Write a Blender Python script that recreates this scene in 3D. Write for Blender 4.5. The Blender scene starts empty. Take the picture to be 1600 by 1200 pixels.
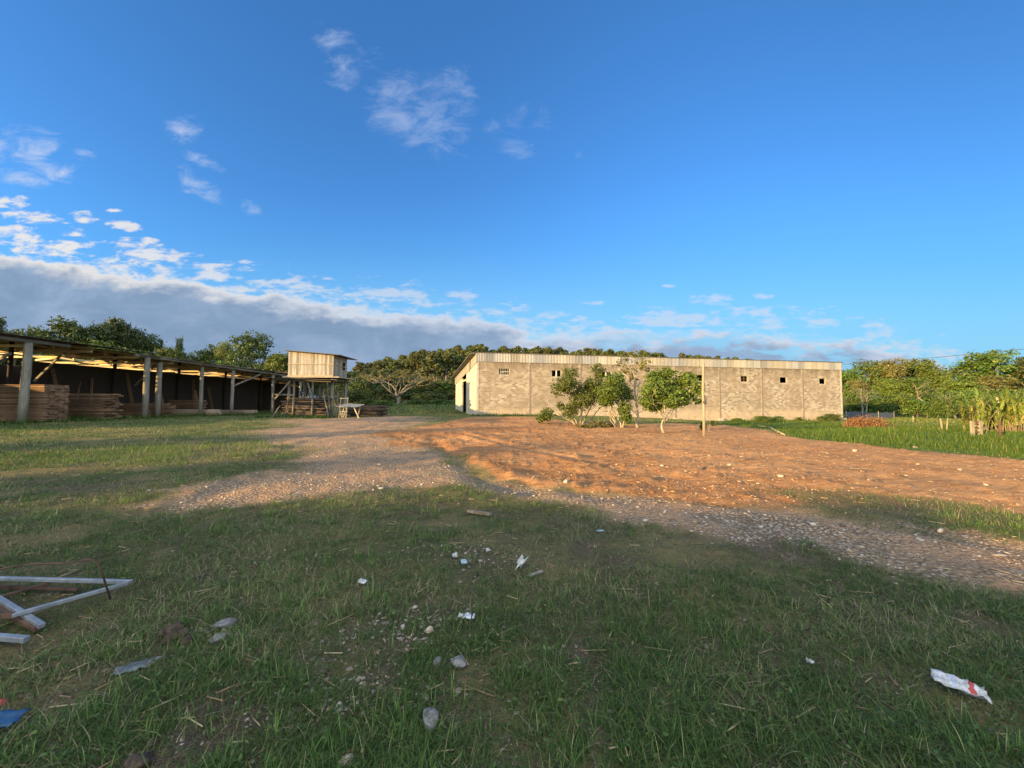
import bpy, math, random
import numpy as np
from mathutils import Vector, Matrix
R = math.radians
scene = bpy.context.scene
COL = scene.collection
rng = np.random.default_rng(7)
random.seed(7)

# ------------------------------------------------------------------ camera
F = 590.0                        # focal length in pixels of a 1600 px wide picture
EYE = 1.55
PITCH, ROLL = R(2.72), R(0.3)
fw = Vector((0, math.cos(PITCH), math.sin(PITCH)))
up0 = Vector((0, -math.sin(PITCH), math.cos(PITCH)))
rt0 = Vector((1, 0, 0))
rt = rt0 * math.cos(ROLL) + up0 * math.sin(ROLL)
up = up0 * math.cos(ROLL) - rt0 * math.sin(ROLL)
cam = bpy.data.objects.new('camera', bpy.data.cameras.new('camera'))
COL.objects.link(cam)
cam.data.sensor_width = 36
cam.data.lens = F / 1600 * 36
cam.data.clip_start = 0.05
cam.data.clip_end = 6000
m3 = Matrix((rt, up, -fw)).transposed()
cam.matrix_world = Matrix.Translation((0, 0, EYE)) @ m3.to_4x4()
scene.camera = cam

def ray(px, py):
    return fw + rt * ((px - 800) / F) - up * ((py - 600) / F)
def at(px, py, D):               # the point seen at a pixel, D metres ahead
    d = ray(px, py); return Vector((0, 0, EYE)) + d * (D / d.y)
def onz(px, py, z=0.0):          # the point of a level at height z seen at a pixel
    d = ray(px, py); return Vector((0, 0, EYE)) + d * ((z - EYE) / d.z)
def topix(x, y, z=0.0):          # measured layout of the ground, arrays
    x = np.asarray(x, float); y = np.asarray(y, float); z = np.asarray(z, float) - EYE
    zf = np.maximum(y * fw.y + z * fw.z, 0.05)
    return (800 + F * (x * rt.x + y * rt.y + z * rt.z) / zf, 600 - F * (x * up.x + y * up.y + z * up.z) / zf)

# ------------------------------------------------------------------ light
SUN_EL = R(8.5)
SUN_DIR = Vector((0.81, 0.586, 0)).normalized()      # the way the light travels
sd = Vector((SUN_DIR.x * math.cos(SUN_EL), SUN_DIR.y * math.cos(SUN_EL), -math.sin(SUN_EL)))
sun = bpy.data.objects.new('sun', bpy.data.lights.new('sun', 'SUN'))
COL.objects.link(sun)
sun.data.energy = 5.0
sun.data.angle = R(0.5)
sun.data.color = (1.0, 0.63, 0.22)
sun.rotation_euler = sd.to_track_quat('-Z', 'Y').to_euler()
scene.view_settings.view_transform = 'Standard'
scene.view_settings.look = 'None'
scene.view_settings.gamma = 1
scene.view_settings.exposure = 1.5

world = bpy.data.worlds.new('World'); scene.world = world
world.use_nodes = True
W = world.node_tree; W.nodes.clear()
def wn(t, **kw):
    n = W.nodes.new(t)
    for k, v in kw.items(): setattr(n, k, v)
    return n
def wm(op, a, b=None, c=None, clamp=False):
    n = W.nodes.new('ShaderNodeMath'); n.operation = op; n.use_clamp = clamp
    for i, v in enumerate((a, b, c)):
        if v is None: continue
        if isinstance(v, (int, float)): n.inputs[i].default_value = v
        else: W.links.new(v, n.inputs[i])
    return n.outputs[0]
def wmix(f, a, b):
    n = W.nodes.new('ShaderNodeMix'); n.data_type = 'RGBA'
    for s, v in ((n.inputs['Factor'], f), (n.inputs[6], a), (n.inputs[7], b)):
        if isinstance(v, (int, float)): s.default_value = v
        elif isinstance(v, tuple): s.default_value = (*v, 1)
        else: W.links.new(v, s)
    return n.outputs[2]
def wramp(v, lo, hi):
    n = W.nodes.new('ShaderNodeMapRange'); n.interpolation_type = 'SMOOTHSTEP'
    W.links.new(v, n.inputs[0]); n.inputs[1].default_value = lo; n.inputs[2].default_value = hi
    return n.outputs[0]
SKY_STRENGTH = 0.078
sky = wn('ShaderNodeTexSky', sky_type='NISHITA')
sky.sun_disc = False
sky.sun_elevation = SUN_EL
sky.sun_rotation = math.atan2(-SUN_DIR.x, -SUN_DIR.y)
sky.air_density = 1.0; sky.dust_density = 0.3; sky.ozone_density = 2.5
tc = wn('ShaderNodeTexCoord')
sep = wn('ShaderNodeSeparateXYZ'); W.links.new(tc.outputs['Generated'], sep.inputs[0])
dx, dy, dz = sep.outputs
ady = wm('MAXIMUM', wm('ABSOLUTE', dy), 0.05)
U = wm('DIVIDE', dx, ady); V = wm('DIVIDE', dz, ady)          # directions of the sky, fixed in the world
vec = wn('ShaderNodeCombineXYZ')
W.links.new(U, vec.inputs[0]); W.links.new(V, vec.inputs[1])
def wnoise(sx, sy, scale, detail, rough, off=0.0, dist=0.0, rot=0.0):
    mp = wn('ShaderNodeMapping'); mp.inputs['Scale'].default_value = (sx, sy, 1)
    mp.inputs['Location'].default_value = (off, off * .7, off * 1.3)
    mp.inputs['Rotation'].default_value = (0, 0, rot)
    W.links.new(vec.outputs[0], mp.inputs[0])
    n = wn('ShaderNodeTexNoise'); n.inputs['Scale'].default_value = scale
    n.inputs['Detail'].default_value = detail; n.inputs['Roughness'].default_value = rough
    n.inputs['Distortion'].default_value = dist
    W.links.new(mp.outputs[0], n.inputs['Vector'])
    return n.outputs[0]
def uv(px, py):
    d = ray(px, py); return d.x / d.y, d.z / d.y
nA = wnoise(1, 2.2, 7.0, 9, 0.58, 3.0, 0.3)
nB = wnoise(1, 1.6, 4.2, 8, 0.62, 9.0, 0.5, 0.5)
nC = wnoise(1, 3.2, 11.0, 7, 0.55, 5.5, 0.2)
# the long bank of cloud over the horizon: its upper edge by azimuth
edge = [(-900, 360), (-300, 372), (0, 389), (120, 408), (250, 420), (400, 448), (530, 466), (700, 486), (800, 508), (900, 525), (1000, 512),
        (1120, 506), (1250, 514), (1350, 528), (1450, 552), (1540, 590), (2500, 700)]
fc = wn('ShaderNodeFloatCurve')
u0, u1 = -3.0, 3.0
cv = fc.mapping.curves[0]
pts = []
for ex, ey in edge:
    u, v = uv(ex, ey); pts.append(((u - u0) / (u1 - u0), v))
pts.sort()
cv.points[0].location = (0.0, pts[0][1]); cv.points[1].location = (1.0, max(pts[-1][1], 0))
for p in pts: cv.points.new(min(max(p[0], 0.001), 0.999), max(p[1], 0.0))
fc.mapping.update()
W.links.new(wm('DIVIDE', wm('SUBTRACT', U, u0), u1 - u0, clamp=True), fc.inputs['Value'])
below = wm('SUBTRACT', fc.outputs[0], V)                       # >0 inside the bank
nE0 = wnoise(1, 2.2, 24.0, 7, 0.6, 21.0, 0.2)
bank_s = wm('ADD', wm('ADD', below, wm('MULTIPLY', wm('SUBTRACT', nA, 0.5), 0.13)), wm('MULTIPLY', wm('SUBTRACT', nE0, 0.5), 0.05))
bank = wramp(bank_s, 0.0, 0.028)
bank_in = wramp(bank_s, 0.012, 0.075)
# breaks in the bank toward the right
right = wramp(U, -0.25, 0.6)
brk = wramp(wm('ADD', nC, wm('MULTIPLY', right, 0.06)), 0.50, 0.64)
bank = wm('MULTIPLY', bank, wm('SUBTRACT', 1.0, wm('MULTIPLY', brk, wm('MULTIPLY', right, 0.75))))
def blob(px, py, rx, ry, rot=0.0):
    u, v = uv(px, py)
    a = wm('SUBTRACT', U, u); b = wm('SUBTRACT', V, v)
    c, s = math.cos(rot), math.sin(rot)
    p = wm('ADD', wm('MULTIPLY', a, c), wm('MULTIPLY', b, s)); q = wm('SUBTRACT', wm('MULTIPLY', b, c), wm('MULTIPLY', a, s))
    p = wm('DIVIDE', p, rx / F); q = wm('DIVIDE', q, ry / F)
    r2 = wm('ADD', wm('MULTIPLY', p, p), wm('MULTIPLY', q, q))
    return wm('SUBTRACT', 1.0, r2)
def union(lst):
    o = wm('MAXIMUM', lst[0], -1.7)
    for l in lst[1:]: o = wm('MAXIMUM', o, l)
    return o
puffs = union([blob(10, 318, 40, 13), blob(48, 338, 52, 11, -.1), blob(15, 366, 40, 14), blob(100, 385, 50, 10), blob(132, 338, 26, 10, -.2),
               blob(190, 350, 34, 9, -.2), blob(232, 393, 68, 15, -.25), blob(118, 364, 26, 9), blob(232, 377, 16, 6), blob(365, 407, 38, 5),
               blob(178, 329, 14, 5), blob(515, 436, 18, 4), blob(610, 462, 62, 17), blob(720, 463, 34, 11), blob(440, 452, 50, 10), blob(1118, 470, 48, 10),
               blob(1190, 464, 24, 6), blob(1285, 502, 36, 7), blob(1365, 509, 38, 7), blob(1046, 447, 14, 4), blob(1050, 505, 80, 10), blob(960, 515, 40, 9),
               blob(860, 492, 40, 8), blob(1190, 490, 26, 8), blob(930, 473, 18, 4)])
nE = wnoise(1, 2.6, 26.0, 6, 0.6, 15.0, 0.2)
rimzone = wramp(wm('ABSOLUTE', wm('ADD', below, 0.02)), 0.11, 0.0)     # broken puffs along the top of the bank
puff = wramp(wm('ADD', wm('ADD', wm('MULTIPLY', wm('MAXIMUM', puffs, wm('SUBTRACT', wm('MULTIPLY', rimzone, 2.1), 1.7)), 0.34), wm('MULTIPLY', wm('SUBTRACT', nC, 0.5), 1.6)), wm('MULTIPLY', wm('SUBTRACT', nE, 0.5), 1.1)), 0.0, 0.42)
wisps = union([blob(525, 60, 40, 26, -.5), blob(560, 105, 50, 36, -.3), blob(615, 140, 55, 46), blob(695, 145, 52, 48), blob(660, 200, 60, 60, -.6),
               blob(812, 190, 44, 32, .3), blob(808, 225, 26, 24), blob(315, 294, 42, 20, -.55), blob(285, 203, 26, 20, -.4), blob(325, 255, 42, 10, -.5),
               blob(45, 225, 95, 36, -.45), blob(40, 280, 46, 14, -.2), blob(390, 325, 17, 11, -.5), blob(75, 262, 60, 20, -.35), blob(904, 240, 9, 9), blob(130, 240, 26, 8, -.3)])
nD = wnoise(1.0, 1.9, 9.0, 9, 0.66, 12.0, 0.6, -0.55)
wisp = wramp(wm('ADD', wm('ADD', wm('MULTIPLY', wisps, 0.24), wm('MULTIPLY', wm('SUBTRACT', nB, 0.5), 1.0)), wm('MULTIPLY', wm('SUBTRACT', nD, 0.5), 1.9)), -0.05, 0.75)
leftness = wramp(wm('MULTIPLY', U, -1.0), 0.1, 1.3)
# colours of the parts of the sky (radiance)
EXPD = 2 ** scene.view_settings.exposure
def lin(r, g, b):
    f = lambda c: (c / 12.92 if c <= 0.04045 else ((c + 0.055) / 1.055) ** 2.4)
    return (f(r / 255) / EXPD, f(g / 255) / EXPD, f(b / 255) / EXPD)
bg = wn('ShaderNodeVectorMath', operation='MULTIPLY')
W.links.new(sky.outputs[0], bg.inputs[0]); bg.inputs[1].default_value = (SKY_STRENGTH * .60, SKY_STRENGTH * 1.16, SKY_STRENGTH * 1.72)   # clear, deep blue air
hue = wn('ShaderNodeHueSaturation'); hue.inputs['Saturation'].default_value = 1.0
W.links.new(bg.outputs[0], hue.inputs['Color'])
W.links.new(wm('SUBTRACT', 1.0, wm('MULTIPLY', wramp(U, 0.15, 1.5), 0.30)), hue.inputs['Value'])
base = wmix(wramp(V, 0.62, 0.06), hue.outputs[0], wmix(wramp(V, .5, .1), lin(98, 172, 236), lin(146, 212, 246)))
low = wramp(V, 0.16, 0.02)
greyc = wmix(wramp(nB, 0.35, 0.7), lin(130, 156, 188), lin(154, 178, 208))
greyc = wmix(wm('MULTIPLY', wramp(nC, 0.52, 0.66), wm('ADD', 0.15, wm('MULTIPLY', right, 0.5))), greyc, lin(176, 190, 214))
greyc = wmix(wm('MULTIPLY', right, 0.55), greyc, lin(158, 182, 214))
rimc = wmix(leftness, lin(212, 221, 236), lin(240, 236, 232))
bankc = wmix(bank_in, rimc, greyc)
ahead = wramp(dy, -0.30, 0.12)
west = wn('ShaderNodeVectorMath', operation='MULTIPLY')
W.links.new(sky.outputs[0], west.inputs[0]); west.inputs[1].default_value = (0.15, 0.15, 0.15)  # sky behind the camera set brighter than ahead, to fill the shade
fill_cloud = wn('ShaderNodeTexNoise'); W.links.new(tc.outputs['Generated'], fill_cloud.inputs['Vector']); fill_cloud.inputs['Scale'].default_value = 2.4; fill_cloud.inputs['Detail'].default_value = 6
west_fill = wmix(wm('MULTIPLY', wramp(fill_cloud.outputs[0], 0.38, 0.52), wramp(dz, 0.02, 0.2)), west.outputs[0], (0.86, 0.90, 0.94))    # unseen bright clouds added behind the camera to fill the shade
base = wmix(ahead, west_fill, base)
wisp = wm('MULTIPLY', wisp, ahead); puff = wm('MULTIPLY', puff, ahead); bank = wm('MULTIPLY', bank, ahead)
c = wmix(wm('MULTIPLY', wisp, wm('ADD', 0.36, wm('MULTIPLY', leftness, 0.55))), base, lin(200, 214, 242))
c = wmix(wm('MULTIPLY', puff, wm('ADD', 0.62, wm('MULTIPLY', leftness, 0.3))), c, rimc)
c = wmix(bank, c, bankc)
bgn = wn('ShaderNodeBackground'); W.links.new(c, bgn.inputs[0]); bgn.inputs[1].default_value = 1.0
out = wn('ShaderNodeOutputWorld'); W.links.new(bgn.outputs[0], out.inputs[0])

# ------------------------------------------------------------------ helpers: objects
def tag(o, label=None, cat=None, group=None, kind=None):
    for k, v in (('label', label), ('category', cat), ('group', group), ('kind', kind)):
        if v: o[k] = v
    return o
def link(name, me, parent=None):
    o = bpy.data.objects.new(name, me); COL.objects.link(o)
    if parent is not None: o.parent = parent
    return o
def empty(name, loc=(0, 0, 0), rz=0.0, label=None, cat=None, group=None):
    o = link(name, None); o.location = loc; o.rotation_euler = (0, 0, rz)
    o.empty_display_size = 0.2
    return tag(o, label, cat, group)
def copy_tree(o, parent=None):
    kids = [k for k in o.children]
    c = o.copy(); COL.objects.link(c); c.parent = parent
    for k in kids: copy_tree(k, c)
    return c
def npmesh(name, verts, polys, mats, var=None, smooth=False, mi=None):
    """verts (N,3); polys = list of int arrays (M,k); mats list; var = per-vertex value kept as attribute"""
    me = bpy.data.meshes.new(name)
    verts = np.asarray(verts, np.float32)
    me.vertices.add(len(verts)); me.vertices.foreach_set('co', verts.ravel())
    polys = [np.asarray(p, np.int32) for p in polys if len(p)]
    loops = np.concatenate([p.ravel() for p in polys]); tot = np.concatenate([np.full(len(p), p.shape[1], np.int32) for p in polys])
    st = np.concatenate([[0], np.cumsum(tot)[:-1]]).astype(np.int32)
    me.loops.add(len(loops)); me.loops.foreach_set('vertex_index', loops)
    me.polygons.add(len(tot)); me.polygons.foreach_set('loop_start', st); me.polygons.foreach_set('loop_total', tot)
    if smooth: me.polygons.foreach_set('use_smooth', np.ones(len(tot), bool))
    if mi is not None: me.polygons.foreach_set('material_index', np.asarray(mi, np.int32))
    for mm in (mats if isinstance(mats, (list, tuple)) else [mats]): me.materials.append(mm)
    if var is not None:
        for nm, arr in (var.items() if isinstance(var, dict) else (('var', var),)):
            a = me.attributes.new(nm, 'FLOAT', 'POINT'); a.data.foreach_set('value', np.asarray(arr, np.float32))
    me.update(); me.validate()
    return me
class MB:
    """collects boxes, bars and tubes; build() links them as ONE mesh object"""
    def __init__(s): s.v = []; s.f = []
    def box(s, x0, y0, z0, x1, y1, z1):
        n = len(s.v)
        s.v += [(x0, y0, z0), (x1, y0, z0), (x1, y1, z0), (x0, y1, z0), (x0, y0, z1), (x1, y0, z1), (x1, y1, z1), (x0, y1, z1)]
        s.f += [tuple(n + i for i in q) for q in ((0, 3, 2, 1), (4, 5, 6, 7), (0, 1, 5, 4), (1, 2, 6, 5), (2, 3, 7, 6), (3, 0, 4, 7))]
        return s
    def hexa(s, pts):
        n = len(s.v); s.v += [tuple(p) for p in pts]
        s.f += [tuple(n + i for i in q) for q in ((0, 3, 2, 1), (4, 5, 6, 7), (0, 1, 5, 4), (1, 2, 6, 5), (2, 3, 7, 6), (3, 0, 4, 7))]
        return s
    def bar(s, a, b, w, h, upv=(0, 0, 1)):
        a = Vector(a); b = Vector(b); d = (b - a).normalized()
        u = Vector(upv); side = d.cross(u)
        if side.length < 1e-4: side = d.cross(Vector((1, 0, 0)))
        side.normalize(); u = side.cross(d)
        side *= w / 2; u *= h / 2
        return s.hexa([a - side - u, a + side - u, a + side + u, a - side + u, b - side - u, b + side - u, b + side + u, b - side + u])
    def tube(s, pts, rad, n=8, cap=True):
        pts = [Vector(p) for p in pts]
        if not isinstance(rad, (list, tuple)): rad = [rad] * len(pts)
        base = len(s.v); ref = Vector((0.31, 0.87, 0.2))
        for i, p in enumerate(pts):
            d = (pts[min(i + 1, len(pts) - 1)] - pts[max(i - 1, 0)]).normalized()
            a = d.cross(ref).normalized(); b = d.cross(a)
            for k in range(n):
                t = 2 * math.pi * k / n
                s.v.append(tuple(p + (a * math.cos(t) + b * math.sin(t)) * rad[i]))
        for i in range(len(pts) - 1):
            for k in range(n):
                k2 = (k + 1) % n
                s.f.append((base + i * n + k, base + i * n + k2, base + (i + 1) * n + k2, base + (i + 1) * n + k))
        if cap:
            s.f.append(tuple(base + k for k in range(n))[::-1])
            s.f.append(tuple(base + (len(pts) - 1) * n + k for k in range(n)))
        return s
    def mesh(s, name, mat, smooth=False):
        me = bpy.data.meshes.new(name); me.from_pydata(s.v, [], s.f); me.update()
        if smooth: me.polygons.foreach_set('use_smooth', np.ones(len(me.polygons), bool))
        for mm in (mat if isinstance(mat, (list, tuple)) else [mat]): me.materials.append(mm)
        return me
    def build(s, name, mat, parent=None, smooth=False, bevel=0.0):
        o = link(name, s.mesh(name, mat, smooth), parent)
        if bevel:
            b = o.modifiers.new('bevel', 'BEVEL'); b.width = bevel; b.segments = 2; b.limit_method = 'ANGLE'
        return o

# ------------------------------------------------------------------ helpers: materials
class NT:
    def __init__(s, name):
        s.m = bpy.data.materials.new(name); s.m.use_nodes = True; s.t = s.m.node_tree; s.t.nodes.clear()
        s.out = s.n('ShaderNodeOutputMaterial')
    def n(s, t, **kw):
        x = s.t.nodes.new(t)
        for k, v in kw.items(): setattr(x, k, v)
        return x
    def put(s, sock, v):
        if isinstance(v, (int, float)): sock.default_value = v
        elif isinstance(v, tuple): sock.default_value = (*v, 1) if len(v) == 3 and sock.type == 'RGBA' else v
        else: s.t.links.new(v, sock)
    def coord(s, kind='Object', scale=(1, 1, 1), rot=(0, 0, 0)):
        if kind == 'World': c = s.n('ShaderNodeNewGeometry').outputs['Position']
        else: c = s.n('ShaderNodeTexCoord').outputs[kind]
        mp = s.n('ShaderNodeMapping'); mp.inputs['Scale'].default_value = scale; mp.inputs['Rotation'].default_value = rot
        s.put(mp.inputs[0], c); return mp.outputs[0]
    def noise(s, co, scale, detail=6, rough=0.6, dist=0.0, out=0):
        x = s.n('ShaderNodeTexNoise'); s.put(x.inputs['Vector'], co)
        x.inputs['Scale'].default_value = scale; x.inputs['Detail'].default_value = detail
        x.inputs['Roughness'].default_value = rough; x.inputs['Distortion'].default_value = dist
        return x.outputs[out]
    def voro(s, co, scale, out='Distance', feature='F1'):
        x = s.n('ShaderNodeTexVoronoi', feature=feature); s.put(x.inputs['Vector'], co); x.inputs['Scale'].default_value = scale
        return x.outputs[out]
    def ramp(s, v, lo, hi, a=0.0, b=1.0):
        x = s.n('ShaderNodeMapRange'); x.interpolation_type = 'SMOOTHSTEP'; s.put(x.inputs[0], v)
        for i, q in enumerate((lo, hi, a, b)): x.inputs[i + 1].default_value = q
        return x.outputs[0]
    def mix(s, f, a, b, blend='MIX'):
        x = s.n('ShaderNodeMix'); x.data_type = 'RGBA'; x.blend_type = blend
        s.put(x.inputs[0], f); s.put(x.inputs[6], a); s.put(x.inputs[7], b); return x.outputs[2]
    def math(s, op, a, b=0.0, clamp=False):
        x = s.n('ShaderNodeMath'); x.operation = op; x.use_clamp = clamp; s.put(x.inputs[0], a); s.put(x.inputs[1], b); return x.outputs[0]
    def attr(s, nm, out='Fac'):
        x = s.n('ShaderNodeAttribute'); x.attribute_name = nm; return x.outputs[out]
    def rand(s):
        return s.n('ShaderNodeObjectInfo').outputs['Random']
    def bump(s, h, strength=0.5, dist=0.02):
        x = s.n('ShaderNodeBump'); x.inputs['Strength'].default_value = strength; x.inputs['Distance'].default_value = dist
        s.put(x.inputs['Height'], h); return x.outputs[0]
    def principled(s, col, rough=0.8, normal=None, metallic=0.0, spec=0.3):
        p = s.n('ShaderNodeBsdfPrincipled'); s.put(p.inputs['Base Color'], col); s.put(p.inputs['Roughness'], rough)
        s.put(p.inputs['Metallic'], metallic); p.inputs['Specular IOR Level'].default_value = spec
        if normal is not None: s.put(p.inputs['Normal'], normal)
        s.put(s.out.inputs[0], p.outputs[0]); return s.m
    def leaf(s, col, trans=0.3, rough=0.55):
        p = s.n('ShaderNodeBsdfPrincipled'); s.put(p.inputs['Base Color'], col); p.inputs['Roughness'].default_value = rough
        p.inputs['Specular IOR Level'].default_value = 0.25
        t = s.n('ShaderNodeBsdfTranslucent'); s.put(t.inputs[0], col)
        x = s.n('ShaderNodeMixShader'); x.inputs[0].default_value = trans
        s.t.links.new(p.outputs[0], x.inputs[1]); s.t.links.new(t.outputs[0], x.inputs[2]); s.put(s.out.inputs[0], x.outputs[0]); return s.m

def wood_mat(name, a, b, axis=0, rnd=0.35, rough=0.85):
    t = NT(name); sc = [14, 14, 14]; sc[axis] = 0.9
    co = t.coord('Object', tuple(sc))
    n = t.noise(co, 1.6, 8, 0.65, 0.4); n2 = t.noise(t.coord('Object'), 0.8, 4)
    c = t.mix(t.ramp(n, 0.3, 0.7), a, b)
    c = t.mix(t.ramp(n2, 0.4, 0.75, 0, 0.35), c, tuple(x * .5 for x in a))
    k = t.ramp(t.rand(), 0, 1, 1 - rnd, 1 + rnd)
    h = t.n('ShaderNodeHueSaturation'); t.put(h.inputs['Color'], c); t.put(h.inputs['Value'], k)
    return t.principled(h.outputs[0], rough, t.bump(n, 0.4, 0.01))
def noise_mat(name, a, b, scale=3.0, rough=0.85, bump=0.4, bd=0.01, detail=7, metallic=0.0, spec=0.3):
    t = NT(name); co = t.coord('Object'); n = t.noise(co, scale, detail, 0.65)
    return t.principled(t.mix(t.ramp(n, 0.3, 0.7), a, b), rough, t.bump(n, bump, bd), metallic, spec)
def leaf_mat(name, a, b, c=None, trans=0.3):
    t = NT(name); v = t.attr('var')
    col = t.mix(v, a, b)
    if c: col = t.mix(t.ramp(v, 0.82, 0.96), col, c)
    h = t.n('ShaderNodeHueSaturation'); t.put(h.inputs['Color'], col); t.put(h.inputs['Value'], t.ramp(t.rand(), 0, 1, 0.75, 1.2))
    t.put(h.inputs['Hue'], t.ramp(t.rand(), 0, 1, 0.485, 0.512))
    return t.leaf(h.outputs[0], trans)

# ------------------------------------------------------------------ ground: heights and masks
def smooth(x, a, b):
    t = np.clip((x - a) / (b - a), 0, 1); return t * t * (3 - 2 * t)
_P = np.random.default_rng(3).random((256, 256)).astype(np.float64)
def vn(x, y, s, ox=0.0):                                       # value noise 0..1
    x = np.asarray(x) / s + ox + 1000; y = np.asarray(y) / s + ox * 1.7 + 1000
    xi = np.floor(x).astype(int); yi = np.floor(y).astype(int); fx = x - xi; fy = y - yi
    fx = fx * fx * (3 - 2 * fx); fy = fy * fy * (3 - 2 * fy)
    g = lambda i, j: _P[i & 255, j & 255]
    return (g(xi, yi) * (1 - fx) + g(xi + 1, yi) * fx) * (1 - fy) + (g(xi, yi + 1) * (1 - fx) + g(xi + 1, yi + 1) * fx) * fy
def fbm(x, y, s, o=4, ox=0.0):
    r = 0; a = 0.5; t = 0
    for i in range(o): r = r + a * vn(x, y, s / 2 ** i, ox + i * 3.1); t += a; a *= 0.55
    return r / t
def poly_d(px, py, poly):                                      # signed distance, >0 inside
    px = np.asarray(px); py = np.asarray(py); d = np.full(px.shape, 1e9); ins = np.zeros(px.shape, bool)
    n = len(poly)
    for i in range(n):
        x1, y1 = poly[i]; x2, y2 = poly[(i + 1) % n]
        ex, ey = x2 - x1, y2 - y1; t = np.clip(((px - x1) * ex + (py - y1) * ey) / (ex * ex + ey * ey), 0, 1)
        d = np.minimum(d, np.hypot(px - x1 - t * ex, py - y1 - t * ey))
        if y1 != y2:
            ins ^= ((y1 > py) != (y2 > py)) & (px < ex * (py - y1) / (y2 - y1) + x1)
    return np.where(ins, d, -d)
def wpoly(l): return [tuple(onz(min(max(a, -600), 2400), b)[:2]) for a, b in l]
def lp(x, y):                                                  # log-polar ground coordinates: even detail at every distance
    r = np.hypot(x, y) + 1e-6; return np.arctan2(x, y) * 10, np.log(r) * 10
def lpoly(l):
    o = []
    for X, Y in wpoly(l):
        a, b = lp(np.array(X), np.array(Y)); o.append((float(a), float(b)))
    return o
DIRT = lpoly([(560, 682), (625, 672), (700, 660), (745, 652), (830, 652), (900, 660), (1000, 664), (1130, 657), (1190, 668), (1240, 686), (1400, 700), (1600, 719), (2100, 765),
              (2100, 900), (1600, 806), (1450, 796), (1300, 786), (1180, 790), (1100, 788), (1000, 774), (900, 766), (820, 756), (760, 744), (722, 718), (680, 700), (610, 694)])
ROAD = lpoly([(440, 657), (520, 653), (600, 651), (655, 652), (650, 668), (690, 692), (745, 738), (800, 758), (900, 770), (1050, 782), (1200, 800), (1400, 826), (1600, 846), (2100, 900),
              (2100, 1040), (1600, 930), (1400, 895), (1250, 868), (1100, 850), (1000, 818), (900, 795), (800, 772), (700, 762), (600, 772), (430, 782), (280, 805), (230, 792),
              (330, 762), (420, 735), (440, 705), (410, 672)])
GRASSY = lpoly([(1190, 765), (1330, 770), (1480, 788), (1620, 812), (1620, 846), (1480, 815), (1300, 796)])
PASTURE = lpoly([(1130, 656), (1190, 668), (1240, 686), (1400, 700), (1600, 719), (2300, 780), (2300, 640), (1320, 636), (1140, 645)])
YEL = lpoly([(60, 735), (180, 715), (230, 700), (360, 702), (420, 690), (470, 685), (440, 705), (350, 735), (200, 740)])
def seg_d(x, y, pl):
    d = np.full(np.shape(x), 1e9)
    for (x1, y1), (x2, y2) in zip(pl[:-1], pl[1:]):
        ex, ey = x2 - x1, y2 - y1; t = np.clip(((x - x1) * ex + (y - y1) * ey) / (ex * ex + ey * ey), 0, 1)
        d = np.minimum(d, np.hypot(x - x1 - t * ex, y - y1 - t * ey))
    return d
DITCH = wpoly([(672, 684), (700, 705), (728, 730), (760, 752), (830, 768)])
RIDGES = [wpoly(l) for l in ([(718, 680), (770, 696), (840, 714), (915, 728)], [(730, 677), (800, 694), (900, 716)], [(640, 672), (760, 668), (850, 670)])]
MOUND = onz(752, 716)
RUTS = [wpoly(l) for l in ([(900, 772), (1050, 795), (1250, 835), (1600, 880)], [(850, 762), (1000, 775), (1300, 812), (1600, 860)], [(450, 700), (520, 680), (600, 660)], [(300, 785), (420, 745), (560, 715), (690, 690)],
                           [(430, 742), (560, 736), (720, 722)], [(450, 722), (600, 716), (700, 710)])]
SKYL = [(430, 640), (500, 620), (545, 590), (600, 566), (640, 557), (680, 550), (720, 547), (800, 546), (900, 546), (1000, 549), (1100, 553), (1185, 562), (1230, 575), (1290, 600), (1350, 632)]
def hill(x, y):
    yy = np.maximum(y, 1.0); px = 800 + F * x / yy
    s = np.interp(px, [p[0] for p in SKYL], [p[1] for p in SKYL])
    zt = np.maximum((626 - s) * 200 / F + EYE - 12.5, 0)
    return np.where(y > 90, zt * smooth(y, 100, 205), 0)
def masks(x, y):
    a, b = lp(x, y); front = (y > 0.3)
    w = (fbm(a, b, 1.6, 4, 5.0) - 0.5) * 1.5 + (fbm(a, b, .35, 3, 9.0) - .5) * 0.6
    d = np.where(front, smooth(poly_d(a, b, DIRT) + w * .8, -0.12, 0.18), 0)
    g = np.where(front, smooth(poly_d(a, b, ROAD) + w * 1.5, -0.55, 0.6), 0)
    y1 = .8 * np.where(front, smooth(poly_d(a, b, GRASSY) + w * .9, -0.35, 0.3), 0)
    d = d * (1 - y1); g = g * (1 - d) * (1 - .8 * y1)
    p = np.where(front, smooth(poly_d(a, b, PASTURE), -0.1, 0.2), 0)
    yl = np.where(front, np.maximum(y1, smooth(poly_d(a, b, YEL) + w * .7, -0.3, 0.4)), 0)
    return d, g, p, yl
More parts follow.
